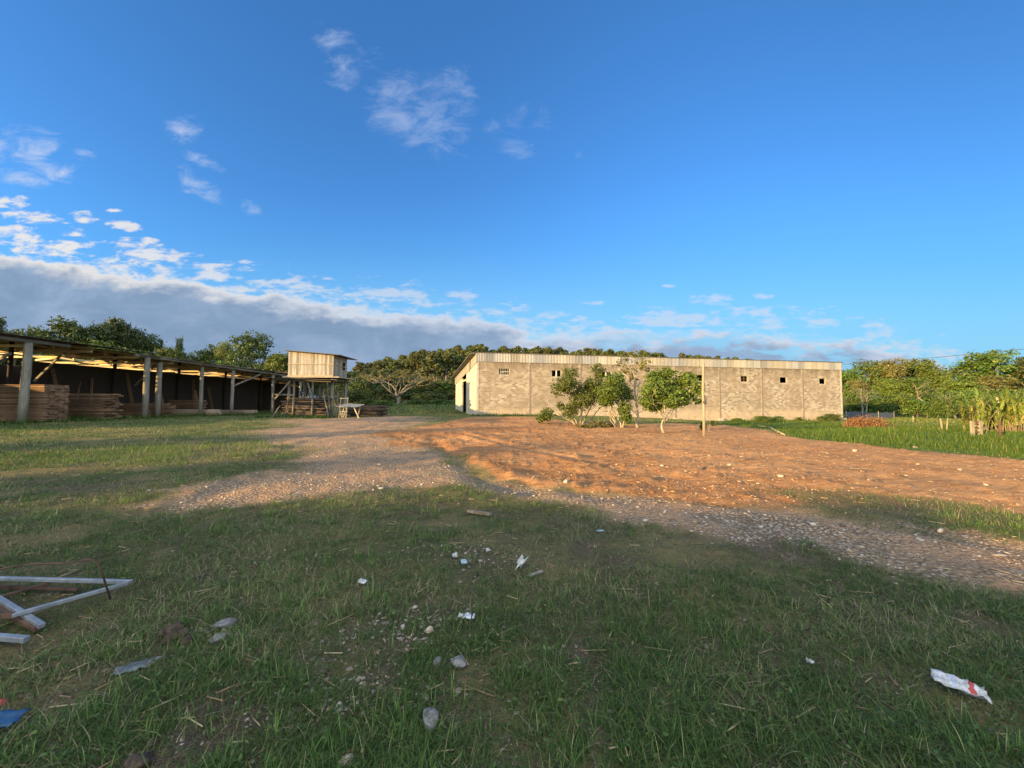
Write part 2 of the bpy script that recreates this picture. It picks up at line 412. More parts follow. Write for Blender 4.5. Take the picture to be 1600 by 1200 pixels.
def gz(x, y, fine=True):
    x = np.asarray(x, float); y = np.asarray(y, float)
    r = np.hypot(x, y)
    z = -0.62 * smooth(x, 8, 26) * smooth(y, 19, 34)
    z = z - 0.25 * smooth(-x, 20, 34) * smooth(y, 30, 50)
    z = z + 1.0 * smooth(y, 46, 72) * smooth(-x, -2, 6) * (1 - smooth(-x, 34, 46))
    z = z - 1.3 * smooth(x, 40, 75) * smooth(y, 35, 80) * 0.4
    z = z + hill(x, y) + 9 * smooth(r, 320, 900)
    z = z + (fbm(x, y, 6.0, 3) - .5) * 0.12 * smooth(r, 2, 9) * (1 - smooth(r, 60, 120))
    # banks and ruts
    z = z - 0.09 * np.exp(-(seg_d(x, y, DITCH) / 0.32) ** 2)
    z = z + 0.13 * np.exp(-((x - MOUND.x) ** 2 / 1.2 + (y - MOUND.y) ** 2 / 1.8))
    for i, l in enumerate(RIDGES): z = z + (0.08 if i < 2 else 0.05) * np.exp(-(seg_d(x, y, l) / (0.22 if i < 2 else 0.4)) ** 2)
    for l in RUTS:
        dd = seg_d(x, y, l); z = z - 0.028 * np.exp(-(dd / 0.25) ** 2) + 0.016 * np.exp(-((dd - .45) / 0.2) ** 2)
    if fine:
        near = 1 - smooth(r, 30, 70)
        z = z + near * ((fbm(x, y, 0.9, 3, 2.0) - .5) * 0.06 + (fbm(x, y, 0.22, 3, 4.0) - .5) * 0.03)
        d, g, p, yl = masks(x, y)
        z = z + near * d * (fbm((x * .6 - y * .8) * .16, x * .8 + y * .6, 0.6, 3, 17.0) - .5) * 0.13      # furrows left by the grader
        z = z + near * d * ((fbm(x, y, 0.5, 4, 7.0) - .5) * 0.08 + np.maximum(fbm(x, y, 0.3, 3, 8.0) - .58, 0) * 0.22)
    return z
def gz1(x, y): return float(gz(np.array([x]), np.array([y]))[0])
def G(px, py, lift=0.0):                                        # a pixel measured on the ground -> a point on the ground
    p = onz(px, py)
    for _ in range(4): p = onz(px, py, gz1(p.x, p.y))
    return Vector((p.x, p.y, gz1(p.x, p.y) + lift))

# one sheet, rings that widen with distance, denser ahead
nr = 460
rad = 0.35 * (2600 / 0.35) ** np.linspace(0, 1, nr)
ang = np.concatenate([np.linspace(-R(68), R(68), 860), np.linspace(R(68), R(292), 130)[1:-1]])
na = len(ang)
AA, RR = np.meshgrid(ang, rad)
gx, gy = np.sin(AA) * RR, np.cos(AA) * RR
gxf, gyf = np.append(gx.ravel(), 0), np.append(gy.ravel(), 0)
gh = gz(gxf, gyf)
i0 = np.arange(nr - 1)[:, None] * na; j = np.arange(na)[None, :]; j2 = (j + 1) % na
quads = np.stack([i0 + j, i0 + j2, i0 + na + j2, i0 + na + j], -1).reshape(-1, 4)[:, ::-1]
cen = nr * na
fan = np.stack([np.full(na, cen), np.arange(na), (np.arange(na) + 1) % na], -1)[:, ::-1]
md, mg, mp_, my = masks(gxf, gyf)
t = NT('earth_and_turf')
wc = t.coord('World')
n1 = t.noise(wc, 0.8, 8, 0.65); n2 = t.noise(wc, 6, 8, 0.7); n3 = t.noise(wc, 28, 6, 0.7); n4 = t.noise(wc, 0.25, 5, 0.6)
soil = t.mix(t.ramp(n2, .3, .7), (.065, .047, .032), (.15, .11, .075))
turf = t.mix(t.ramp(n3, .3, .7), (.045, .075, .022), (.11, .14, .042))
turf = t.mix(t.ramp(n1, .42, .62), turf, (.19, .15, .07))
far_pas = t.mix(t.ramp(n2, .3, .7), (.05, .10, .018), (.10, .15, .03))
nz = t.noise(wc, 90, 5, .75); nq = t.noise(wc, 240, 3, .7)
soil = t.mix(t.ramp(nz, .52, .66, 0, .8), soil, (.22, .17, .115)); soil = t.mix(t.ramp(nz, .46, .34, 0, .8), soil, (.035, .025, .017)); soil = t.mix(t.ramp(nq, .6, .7, 0, .7), soil, (.26, .21, .14))
turf = t.mix(t.ramp(nz, .46, .34, 0, .6), turf, (.03, .035, .014))
ground_c = t.mix(t.ramp(n1, .35, .65), soil, turf)
ground_c = t.mix(t.attr('dist'), ground_c, turf)
ground_c = t.mix(t.math('MULTIPLY', t.attr('pasture'), .9), ground_c, far_pas)
red = t.mix(t.ramp(n2, .3, .7), (.225, .108, .044), (.40, .205, .088))
red = t.mix(t.ramp(n4, .42, .62), red, (.44, .24, .11))
red = t.mix(t.ramp(n1, .55, .7, 0, .6), red, (.30, .20, .12))
n5 = t.noise(wc, 70, 5, .75); n6 = t.noise(t.coord('World', (.5, 3.4, 1), (0, 0, .93)), 1.6, 8, .7)
red = t.mix(t.ramp(n3, .58, .72, 0, .7), red, (.50, .33, .19))
red = t.mix(t.ramp(n6, .54, .36, 0, .6), red, (.19, .08, .03))
gx_ = t.n('ShaderNodeSeparateXYZ'); t.put(gx_.inputs[0], wc)
red = t.mix(t.math('MULTIPLY', t.ramp(gx_.outputs[0], -1.0, 9.0), t.ramp(n4, .3, .7, .45, .8)), red, t.mix(t.ramp(n2, .3, .7), (.30, .165, .075), (.50, .295, .145)))
red = t.mix(t.ramp(n6, .52, .36, 0, .55), red, (.22, .105, .045))
red = t.mix(t.ramp(n5, .62, .72, 0, .8), red, (.54, .41, .28))
red = t.mix(t.ramp(n5, .40, .30, 0, .7), red, (.14, .055, .022))
v = t.voro(wc, 22.0, 'Color'); vs = t.n('ShaderNodeSeparateColor'); t.put(vs.inputs[0], v)
vd = t.voro(wc, 22.0, 'Distance')
grav = t.mix(vs.outputs[0], (.28, .215, .15), (.56, .455, .34))
grav = t.mix(t.ramp(vd, .25, .55), grav, (.19, .14, .09))
grav = t.mix(t.ramp(n1, .42, .6, 0, .85), grav, (.40, .25, .145))
grav = t.mix(t.ramp(n2, .55, .75, 0, .5), grav, (.52, .42, .31))
cc = t.mix(t.attr('gravel'), ground_c, grav)
cc = t.mix(t.attr('dirt'), cc, red)
hh = t.math('ADD', t.math('MULTIPLY', n3, .6), t.math('ADD', t.math('MULTIPLY', n2, 1.2), t.math('MULTIPLY', t.math('SUBTRACT', 1.0, vd), t.math('MULTIPLY', t.attr('gravel'), .8))))
mat_ground = t.principled(cc, 0.95, t.bump(hh, 1.0, 0.06), 0, 0.1)
me = npmesh('ground', np.stack([gxf, gyf, gh], -1), [quads, fan], mat_ground,
            {'dirt': md, 'gravel': mg, 'pasture': mp_, 'dist': smooth(np.hypot(gxf, gyf), 10, 30)}, True)
tag(link('ground', me), kind='structure', label='uneven yard of turf, gravel and red earth')

# ------------------------------------------------------------------ materials of the built things
def block_mat():
    t = NT('concrete_blocks')
    co = t.coord('Object')
    sp = t.n('ShaderNodeSeparateXYZ'); t.put(sp.inputs[0], co)
    cb = t.n('ShaderNodeCombineXYZ'); t.put(cb.inputs[0], t.math('ADD', sp.outputs[0], sp.outputs[1])); t.put(cb.inputs[1], sp.outputs[2])
    b = t.n('ShaderNodeTexBrick'); t.put(b.inputs['Vector'], cb.outputs[0])
    b.inputs['Scale'].default_value = 1.0; b.inputs['Brick Width'].default_value = 0.40; b.inputs['Row Height'].default_value = 0.20
    b.inputs['Mortar Size'].default_value = 0.012; b.inputs['Mortar Smooth'].default_value = 0.3
    b.inputs['Color1'].default_value = (.15, .127, .10, 1); b.inputs['Color2'].default_value = (.36, .315, .25, 1); b.inputs['Mortar'].default_value = (.36, .32, .26, 1)
    n = t.noise(co, 0.45, 6, 0.65); n2 = t.noise(t.coord('Object', (.7, .7, 2.6)), 1.9, 7, 0.72)
    c = t.mix(t.ramp(n, .40, .60, 0, .6), b.outputs[0], (.19, .15, .105))
    c = t.mix(t.ramp(n2, .5, .68, 0, .38), c, (.37, .325, .26))
    c = t.mix(t.ramp(n2, .48, .32, 0, .4), c, (.13, .105, .075))
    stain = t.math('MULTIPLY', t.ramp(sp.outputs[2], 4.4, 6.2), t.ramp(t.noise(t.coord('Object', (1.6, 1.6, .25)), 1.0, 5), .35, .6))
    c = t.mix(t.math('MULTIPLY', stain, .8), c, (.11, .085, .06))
    n7 = t.noise(t.coord('Object', (1, 1, .12)), 2.2, 6, .7); c = t.mix(t.ramp(n7, .54, .68, 0, .45), c, (.15, .12, .085)); n8 = t.noise(co, .16, 4, .6); c = t.mix(t.ramp(n8, .45, .62, 0, .4), c, (.17, .14, .10))
    pale_foot = t.math('MULTIPLY', t.ramp(sp.outputs[2], 1.1, 0.2), t.ramp(n, .3, .6))  # paler towards the foot of the wall
    c = t.mix(t.math('MULTIPLY', pale_foot, .6), c, (.42, .34, .24))
    return t.principled(c, .92, t.bump(b.outputs['Fac'], -0.5, .01), 0, .15)
def sheet_mat(name, a, b, axis=0, wscale=40, dirt=(.2, .17, .12), metallic=0.0):
    t = NT(name); co = t.coord('Object'); sp = t.n('ShaderNodeSeparateXYZ'); t.put(sp.inputs[0], co)
    x = sp.outputs[axis]
    wv = t.math('SINE', t.math('MULTIPLY', x, wscale))
    wn_ = t.n('ShaderNodeTexWhiteNoise'); wn_.noise_dimensions = '1D'; t.put(wn_.inputs['W'], t.math('FLOOR', t.math('MULTIPLY', x, 1 / .95)))
    c = t.mix(wn_.outputs['Value'], a, b)
    sc = [.3, .3, .3]; sc[axis] = 4
    st = t.noise(t.coord('Object', tuple(sc)), 1.5, 6, .7)
    c = t.mix(t.ramp(st, .5, .75, 0, .7), c, dirt)
    fr = t.math('FRACT', t.math('MULTIPLY', x, 1 / .95))
    c = t.mix(t.ramp(fr, .06, .0, 0, .7), c, tuple(q * .35 for q in a))
    return t.principled(c, .6, t.bump(wv, .6, .03), metallic, .3)
M = {}
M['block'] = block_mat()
M['plaster'] = noise_mat('pale_plaster', (.40, .36, .26), (.54, .49, .36), 1.2, .9, .2)
M['concrete'] = noise_mat('bare_concrete', (.26, .23, .19), (.40, .36, .30), 2.5, .9, .4)
M['joint'] = noise_mat('dark_joint', (.13, .10, .075), (.22, .18, .14), 3, .9, .2)
M['cladding'] = sheet_mat('weathered_sheets', (.17, .17, .16), (.32, .32, .31), 0, 36)
M['roof_metal'] = sheet_mat('roof_sheets', (.14, .13, .12), (.22, .21, .19), 0, 30)
M['roof_old'] = sheet_mat('old_roof_sheets', (.045, .042, .038), (.10, .095, .085), 1, 30, (.03, .028, .022))
M['steel_dark'] = noise_mat('dark_steel', (.05, .045, .04), (.10, .09, .08), 4, .6, .1)
M['dark_in'] = noise_mat('dark_interior', (.03, .026, .022), (.06, .05, .04), 2, .9, .2)
M['white_frame'] = noise_mat('chalky_white', (.42, .40, .35), (.58, .56, .50), 5, .8, .1)
M['post'] = wood_mat('grey_post_wood', (.13, .12, .095), (.29, .27, .22), 2, .15)
M['pole_wood'] = wood_mat('bleached_pole_wood', (.18, .155, .105), (.31, .27, .19), 2, .05)
M['beam'] = wood_mat('golden_beam_wood', (.40, .30, .16), (.60, .48, .29), 0, .3)
M['grey_stick'] = wood_mat('dull_stick_wood', (.07, .06, .045), (.16, .14, .11), 2, .3)
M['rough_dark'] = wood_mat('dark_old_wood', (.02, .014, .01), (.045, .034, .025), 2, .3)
M['board'] = wood_mat('sawn_board', (.14, .085, .05), (.27, .17, .10), 0, .35)
M['board_pale'] = wood_mat('pale_sawn_board', (.40, .31, .22), (.58, .47, .35), 0, .25)
M['slab'] = wood_mat('bark_slab', (.03, .022, .016), (.085, .06, .042), 0, .5)
M['siding'] = wood_mat('weathered_siding', (.18, .15, .11), (.34, .29, .22), 2, .0)
M['rock'] = noise_mat('grey_rock', (.10, .095, .09), (.26, .25, .24), 22, .9, .9, .03)
M['rock_pale'] = noise_mat('pale_stone', (.28, .22, .16), (.46, .39, .30), 7, .9, .6, .02)
M['clod'] = noise_mat('earth_clod', (.04, .028, .02), (.12, .085, .06), 26, .95, 1.0, .04)
M['galv'] = noise_mat('galvanised_tube', (.15, .165, .19), (.27, .29, .32), 9, .45, .15, .004, 5, .35, .5)
M['rust'] = noise_mat('rusty_steel', (.045, .028, .02), (.12, .065, .042), 12, .8, .4)
M['netting'] = noise_mat('shade_netting', (.035, .045, .06), (.06, .075, .10), 20, .9, .3)

# ------------------------------------------------------------------ the block warehouse
c0 = Vector((-3.93, 42.0)); c1 = at(1315, 600, 50.2).xy; c2 = Vector((-8.5, 57.0))
ux = (c1 - c0); LEN = ux.length; ux.normalize()
ang_w = math.atan2(ux.y, ux.x)
wh = empty('warehouse', (c0.x, c0.y, 0), ang_w, 'long unplastered concrete block warehouse with a strip of metal sheets along its top', 'warehouse')
def wl(p):                                                       # world xy -> along, inward
    d = Vector((p[0] - c0.x, p[1] - c0.y)); return d.x * ux.x + d.y * ux.y, -d.x * ux.y + d.y * ux.x
def on_front(px, py):                                            # pixel -> (along, height) on the front wall
    r = ray(px, py); nrm = Vector((-ux.y, ux.x)); tt = (c0.x * nrm.x + c0.y * nrm.y) / (r.x * nrm.x + r.y * nrm.y)
    p = Vector((0, 0, EYE)) + r * tt; return wl((p.x, p.y))[0], p.z
ZB, ZW, ZT = -1.0, 6.05, 7.02
g2 = wl(c2)                                                      # back corner (skewed end wall)
def wall_holes(L, z0, z1, th, holes, T):
    """solid wall with rectangular holes; T maps (u, n, z) to a point"""
    us = sorted({0, L, *[h[0] for h in holes], *[h[1] for h in holes]}); zs = sorted({z0, z1, *[h[2] for h in holes], *[h[3] for h in holes]})
    m = MB(); solid = {}
    for i in range(len(us) - 1):
        for j in range(len(zs) - 1):
            uc, zc = (us[i] + us[i + 1]) / 2, (zs[j] + zs[j + 1]) / 2
            solid[i, j] = not any(h[0] < uc < h[1] and h[2] < zc < h[3] for h in holes)
    def q(*p):
        n = len(m.v); m.v += [T(*x) for x in p]; m.f.append(tuple(range(n, n + len(p))))
    for (i, j), s in solid.items():
        if not s: continue
        a, b, c, d = us[i], us[i + 1], zs[j], zs[j + 1]
        q((a, 0, c), (b, 0, c), (b, 0, d), (a, 0, d)); q((b, th, c), (a, th, c), (a, th, d), (b, th, d))
        if not solid.get((i - 1, j), False): q((a, th, c), (a, 0, c), (a, 0, d), (a, th, d))
        if not solid.get((i + 1, j), False): q((b, 0, c), (b, th, c), (b, th, d), (b, 0, d))
        if not solid.get((i, j - 1), False): q((a, th, c), (b, th, c), (b, 0, c), (a, 0, c))
        if not solid.get((i, j + 1), False): q((a, 0, d), (b, 0, d), (b, th, d), (a, th, d))
    return m
wins = []
for (a, b, c, d, kind) in [(779.5, 796, 575.5, 586, 'grid'), (862, 877, 578, 589, 'double'), (939, 955, 580.5, 591, 'double'), (1019, 1031, 583, 594, 'plain'), (1088, 1099, 585, 596, 'plain'),
                           (1157.5, 1169, 587, 597, 'mesh'), (1218.5, 1230, 589, 599, 'plain'), (1280, 1290.5, 591, 600.5, 'plain')]:
    u0_, z1_ = on_front(a, c); u1_, z0_ = on_front(b, d); wins.append((u0_, u1_, z0_, z1_, kind))
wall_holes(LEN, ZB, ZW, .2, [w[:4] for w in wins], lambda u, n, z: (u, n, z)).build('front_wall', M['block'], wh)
for (a, b, c, d, kind) in wins:
    f = MB(); e = .05
    f.box(a, .05, c, b, .16, c + e); f.box(a, .05, d - e, b, .16, d); f.box(a, .052, c + e, a + e, .158, d - e); f.box(b - e, .052, c + e, b, .158, d - e)
    f.box(b, -.012, c - .02, b + .05, .05, d + .01); f.box(a - .05, -.02, c - .08, b + .06, .05, c)     # sill, and right-hand strip standing in for the sunlit reveal
    fo = f.build('window', M['concrete'], wh)
    bm_ = MB()
    if kind == 'double': bm_.box((a + b) / 2 - .06, .06, c + e, (a + b) / 2 + .06, .15, d - e)
    if kind == 'grid':
        for k in range(1, 5): u = a + (b - a) * k / 5; bm_.box(u - .015, .08, c + e, u + .015, .11, d - e)
        bm_.bar((a + .05, .095, c + .1), (b - .4, .095, d - .3), .03, .03); bm_.box(a + e, .075, (c + d) / 2 - .02, b - e, .118, (c + d) / 2 + .02)
    if kind == 'mesh':
        bm_.box((a + b) / 2 - .03, .06, c + e, (a + b) / 2 + .03, .15, d - e); bm_.box(a + e, .07, (c + d) / 2 - .03, b - e, .14, (c + d) / 2 + .03)
    if bm_.v: bm_.build('bars', M['white_frame'] if kind != 'mesh' else M['rust'], fo)
# concrete columns between the bays, each with its vertical joint and a footing
NB = 8
for k in range(NB + 1):
    u = LEN * k / NB; lo, hi = (u - .1, u + .1)
    if k == 0: lo, hi = -.02, .22
    if k == NB: lo, hi = LEN - .22, LEN + .02
    col = MB().box(lo, -.03, ZB, hi, .195, ZW + .1).build('column', M['joint'] if 0 < k < NB else M['concrete'], wh)
    if 0 < k < NB:
        tb = MB()                                                # toothing of mortar beside the column
        for q in range(26):
            z = .1 + q * .23
            if random.random() < .4: tb.box(lo - .12 if q % 2 else hi, -.012, z, lo if q % 2 else hi + .12, .05, z + .09)
        tb.box(lo - .012, -.034, .1, lo + .012, -.02, 6).build('mortar_toothing', M['concrete'], col)
    if k > 3: MB().box(u - .32, -.25, -1.2, u + .32, .1, -.22 - .02 * k).build('footing', M['concrete'], wh)
# tie beam lines
MB().box(.23, -.012, 3.85, LEN - .23, .05, 3.97).build('tie_beam', M['block'], wh)
# sheet cladding along the front, in one corrugated strip
def corrugated(m, u0_, u1_, z0f, z1f, n0, pitch=.18, amp=.022, T=None):
    k = int((u1_ - u0_) / pitch * 4); n = len(m.v)
    for i in range(k + 1):
        u = u0_ + (u1_ - u0_) * i / k; off = n0 + amp * math.sin(i * math.pi / 2)
        m.v += [T(u, off, z0f(u)), T(u, off, z1f(u))]
    for i in range(k): m.f.append((n + 2 * i, n + 2 * i + 2, n + 2 * i + 3, n + 2 * i + 1))
cl = MB(); corrugated(cl, -.05, LEN + .05, lambda u: ZW - .02, lambda u: ZT, -.075, T=lambda u, n, z: (u, n, z))
cl.build('metal_cladding', M['cladding'], wh)
MB().box(-.1, -.16, ZT + .01, LEN + .28, .1, ZT + .07).build('roof_edge', M['steel_dark'], wh)
# skewed end wall with a tall doorway
gd = Vector(g2); GL = gd.length; gd.normalize()
gn = Vector((gd.y, -gd.x))                                       # inward
ZTb = 5.25
TG = lambda u, n, z: (gd.x * u + gn.x * n, gd.y * u + gn.y * n, z)
d0, d1 = GL * .415, GL * .64
ztop = lambda u: ZT - 1.05 + (ZTb - ZT) * u / GL
gw = MB()
for (a, b, lo) in ((.23, d0, ZB), (d1, GL, ZB)):
    z_a, z_b = ztop(a), ztop(b)
    gw.hexa([TG(a, 0, lo), TG(b, 0, lo), TG(b, .2, lo), TG(a, .2, lo), TG(a, 0, z_a), TG(b, 0, z_b), TG(b, .2, z_b), TG(a, .2, z_a)])
gw.build('end_wall', M['plaster'], wh)
MB().hexa([TG(d0, .02, 4.25), TG(d1, .02, 4.2), TG(d1, .18, 4.2), TG(d0, .18, 4.25), TG(d0, .02, 4.5), TG(d1, .02, 4.45), TG(d1, .18, 4.45), TG(d0, .18, 4.5)]).build('lintel', M['concrete'], wh)
gate = MB(); gate.hexa([TG(d0 + .05, .3, -.3), TG(d0 + 2.0, .3, -.3), TG(d0 + 2.0, .36, -.3), TG(d0 + .05, .36, -.3), TG(d0 + .05, .3, 4.1), TG(d0 + 2.0, .3, 4.1), TG(d0 + 2.0, .36, 4.1), TG(d0 + .05, .36, 4.1)])
gate.build('door', M['steel_dark'], wh)
cg = MB(); corrugated(cg, -.1, GL + .3, lambda u: ztop(u) - .08, lambda u: ztop(u) + 1.0, -.07, T=TG)
cg.build('end_cladding', M['cladding'], wh)
MB().tube([TG(3.2, -.2, 7.0), TG(3.2, -.2, 5.0)], .05, 6).build('downpipe', M['steel_dark'], wh)
# back wall, right wall, roof
u_r, n_r = LEN, g2[1]
bk = MB(); bk.box(g2[0], n_r - .2, ZB, LEN, n_r, ZTb - .12)
bk.build('back_wall', M['block'], wh)
sw = MB(); sw.hexa([(LEN - .2, .21, ZB), (LEN, .21, ZB), (LEN, n_r - .21, ZB), (LEN - .2, n_r - .21, ZB), (LEN - .2, .21, ZT - .2), (LEN, .21, ZT - .2), (LEN, n_r - .21, ZTb - .15), (LEN - .2, n_r - .21, ZTb - .15)])
sw.build('side_wall', M['block'], wh)
zr = lambda n: ZT - .06 + (ZTb - ZT) * n / n_r
rf = MB(); e0 = -.75
rf.hexa([(e0, .1, zr(.1)), (LEN + .28, .1, zr(.1)), (LEN + .28, n_r + .6, zr(n_r + .6)), (g2[0] + e0, n_r + .6, zr(n_r + .6)),
         (e0, .1, zr(.1) + .06), (LEN + .28, .1, zr(.1) + .06), (LEN + .28, n_r + .6, zr(n_r + .6) + .06), (g2[0] + e0, n_r + .6, zr(n_r + .6) + .06)])
rf.build('roof', M['roof_metal'], wh)
MB().hexa([(.3, .3, -.4), (LEN - .3, .3, -.7), (LEN - .3, n_r - .3, -.7), (g2[0] + .3, n_r - .3, -.4), (.3, .3, -.3), (LEN - .3, .3, -.6), (LEN - .3, n_r - .3, -.6), (g2[0] + .3, n_r - .3, -.3)]).build('floor', M['concrete'], wh)
for k in range(1, 9):
    u = LEN * k / 9; MB().bar((u, .3, zr(.3) - .3), (u, n_r - .4, zr(n_r) - .3), .15, .3).build('rafter', M['steel_dark'], wh)

# ------------------------------------------------------------------ the open timber shed
SX = -32.0                                                       # line of the front posts
sh = empty('timber_shed', (0, 0, 0), 0, 'long open timber shed on round posts with a low sheet roof', 'shed')
def wob_post(x, y, z0, z1, r, lean=0.0):
    return MB().tube([(x, y, z0), (x + lean * .3 + random.uniform(-.02, .02), y, z0 + (z1 - z0) * .35), (x + lean * .7 + random.uniform(-.03, .03), y, z0 + (z1 - z0) * .7), (x + lean, y, z1)],
                     [r * 1.06, r, r * .95, r * .9], 10)
fposts = [(-32.0, 8.0), (-32.0, 16.5), (-31.95, 24.7), (-31.6, 32.6), (-32.1, 34.3), (-32.0, 38.9), (-32.0, 43.2), (-32.0, 50.5), (-32.0, 57)]
for i, (x, y) in enumerate(fposts):
    z0 = gz1(x, y)
    wob_post(x, y, z0 - .1, 5.28 if i < 4 else 5.0, .22 if i in (2, 3, 4) else .18, .12 if i == 2 else 0).build('post', M['post'], sh, True)
for (y) in (12, 20, 28.5, 36, 43, 50, 57):
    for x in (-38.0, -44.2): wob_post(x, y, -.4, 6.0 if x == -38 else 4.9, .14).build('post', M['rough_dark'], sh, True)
# front eave beams and braces
MB().tube([(-32, 6, 5.42), (-31.9, 20, 5.40), (-31.85, 27.0, 5.40)], .14, 8).build('eave_beam', M['post'], sh, True)
MB().bar((-31.6, 31.5, 5.34), (-32, 57, 5.08), .16, .22).build('eave_beam', M['post'], sh)
for (a, b) in (((-32.0, 43.3, 3.2), (-31.9, 47.8, 4.9)), ((-38, 30, 3), (-36, 30, 5.1)), ((-38, 38, 3), (-36, 38, 5.1)), ((-32.2, 16.6, 3.2), (-32.2, 19.5, 5.2)), ((-36.5, 24.9, 2.7), (-33.2, 24.9, 4.6))):
    MB().bar(a, b, .1, .14).build('brace', M['post'], sh)
# trusses across the shed; the back sheets are left short to let the low sun reach them
ty = [9.5, 13, 16.5, 20, 24.9, 28.7, 32.4, 35.6, 38.9, 41.1, 43.2, 46.8, 50.5, 54]
for y in ty:
    tr = MB(); k = random.uniform(-.16, .12); zc = 5.14 + k
    tr.bar((-32.1, y, zc), (-45.0, y, zc), .09, .17)
    tr.bar((-32.1, y + .1, zc + .25), (-38.2, y + .1, 6.05), .08, .18); tr.bar((-38.2, y + .1, 6.05), (-45.2, y + .1, zc + .25), .08, .18)
    for xx in (-35, -38.2, -41.4): tr.bar((xx, y - .07, zc + .12), (xx, y - .07, 6.0 - abs(xx + 38.2) * .11), .1, .16, (1, 0, 0))
    tr.bar((-38.2, y - .07, zc + .2), (-40.6, y - .07, 5.72), .06, .15); tr.bar((-41.4, y - .07, zc + .2), (-43.0, y - .07, 5.52), .06, .15); tr.bar((-38.2, y - .07, zc + .2), (-36.2, y - .07, 5.78), .06, .15)
    tr.build('truss', M['beam'], sh)
for x in (-39.5, -41.5, -43.5):
    MB().bar((x, 6, 6.22 - (-38.2 - x) * .115), (x, 57, 6.1 - (-38.2 - x) * .115), .09, .14).build('purlin', M['beam'], sh)
# roof sheets: near half a hand higher than the far half, edges uneven
def roof_plate(y0, y1, ze, zr_, x_e):
    m = MB(); ys = np.arange(y0, y1, .9)
    for i, y in enumerate(ys):
        o = random.uniform(-.14, .14); l = random.uniform(-.02, .02)
        m.hexa([(-38.2, y, zr_ + l), (x_e + o, y, ze + l), (x_e + o, y + .93, ze + l * .5), (-38.2, y + .93, zr_ + l * .5),
                (-38.2, y, zr_ + .03 + l), (x_e + o, y, ze + .03 + l), (x_e + o, y + .93, ze + .035 + l), (-38.2, y + .93, zr_ + .035 + l)])
        xb = -42.2 + random.uniform(-.6, .6); zb_ = zr_ - (-38.2 - xb) * .12
        m.hexa([(xb, y, zb_ + l), (-38.2, y, zr_ + l), (-38.2, y + .93, zr_ + l * .5), (xb, y + .93, zb_ + l * .5), (xb, y, zb_ + .03 + l), (-38.2, y, zr_ + .03 + l), (-38.2, y + .93, zr_ + .035 + l), (xb, y + .93, zb_ + .035 + l)])
    return m
roof_plate(5.0, 33.2, 5.62, 6.35, -31.35).build('roof', M['roof_old'], sh)
roof_plate(31.8, 58, 5.36, 6.18, -31.4).build('roof', M['roof_old'], sh)
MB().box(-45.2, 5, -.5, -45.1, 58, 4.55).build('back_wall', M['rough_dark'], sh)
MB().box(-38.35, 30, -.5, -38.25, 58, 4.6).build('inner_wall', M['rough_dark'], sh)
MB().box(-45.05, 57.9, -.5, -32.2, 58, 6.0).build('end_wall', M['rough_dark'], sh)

# ------------------------------------------------------------------ sawn boards stacked in the shed: every board a thing
def board_mesh(L, w, h, mat): return MB().box(-L / 2, -w / 2, 0, L / 2, w / 2, h).mesh('board', mat)
BM = {('b', i): board_mesh(l, .27, .075, M['board']) for i, l in enumerate((5.6, 6.0, 5.8))}
BM.update({('p', i): board_mesh(l, .27, .06, M['board_pale']) for i, l in enumerate((6.0, 6.3, 5.6))})
def stack(xr, y0, rows, layers, kind, label, group, gap=.105, ragged=.12, z0=None, h=.075, rz=0.0, bearers=True):
    zb = gz1(xr - .5, y0) if z0 is None else z0
    z = zb
    if bearers:
        for xx in (.6, 2.6, 4.8):
            o = link('bearer', MB().box(-.06, -.1, -.15, .06, rows * .3, .12).mesh('bearer', M['rough_dark'])); o.location = (xr - xx, y0, z)
            tag(o, 'short dark bearer under the ' + group, 'bearer', 'bearers under the ' + group)
        z += .12
    for l in range(layers):
        zz = z + l * gap
        for r in range(rows):
            me_ = BM[kind, random.randrange(3)]
            o = link('sawn_board', me_); L = me_.vertices[1].co.x * 2
            o.location = (xr - L / 2 + random.uniform(-ragged, ragged), y0 + .14 + r * .285 + random.uniform(-.015, .015), zz)
            o.rotation_euler = (0, 0, rz + random.uniform(-.006, .006))
            tag(o, label, 'board', group)
stack(-31.55, 25.5, 5, 23, 'b', 'reddish sawn board in the tallest stack at the near end of the shed', 'boards of the tallest stack', .108, .07)
stack(-31.5, 29.3, 4, 17, 'b', 'dark sawn board in the ragged middle stack inside the shed', 'boards of the ragged middle stack', .115, .3)
stack(-31.3, 39.7, 4, 8, 'p', 'pale sawn board in the low stack behind the shed posts', 'boards of the low pale stack', .07, .2)
stack(-31.3, 45.2, 4, 6, 'p', 'pale sawn board in the farthest low stack of the shed', 'boards of the farthest low stack', .08, .4)
stack(-33.0, 33.8, 3, 7, 'b', 'reddish sawn board in the knee high stack deep in the shed', 'boards of the knee high stack', .09, .3)

stack(-33.2, 36.3, 3, 12, 'b', 'brown sawn board in the waist high stack between the double post and the next', 'boards of the waist high stack', .10, .35)
stack(-34.5, 42.0, 2, 15, 'b', 'dark sawn board in the shadowed stack behind the low pale stacks', 'boards of the shadowed stack', .11, .3)
for i, (x, y, L, tl) in enumerate([(-37.2, 31.5, 4.2, .22), (-37.4, 33.6, 3.6, -.18), (-37.3, 37.5, 4.4, .15), (-37.5, 41.0, 3.9, .25), (-37.3, 44.5, 4.3, -.12), (-37.4, 47.5, 3.5, .2), (-36.9, 31.9, 3.2, -.3), (-37.0, 45.0, 3.0, .3)]):
    o = link('leaning_board', MB().box(-.13, -.02, 0, .13, .02, L).mesh('board', M['board'])); o.location = (x, y, gz1(x, y)); o.rotation_euler = (tl * .5, -.16, tl)
    tag(o, 'long board leaning upright against the dark inner wall of the shed', 'board', 'boards leaning on the inner wall')

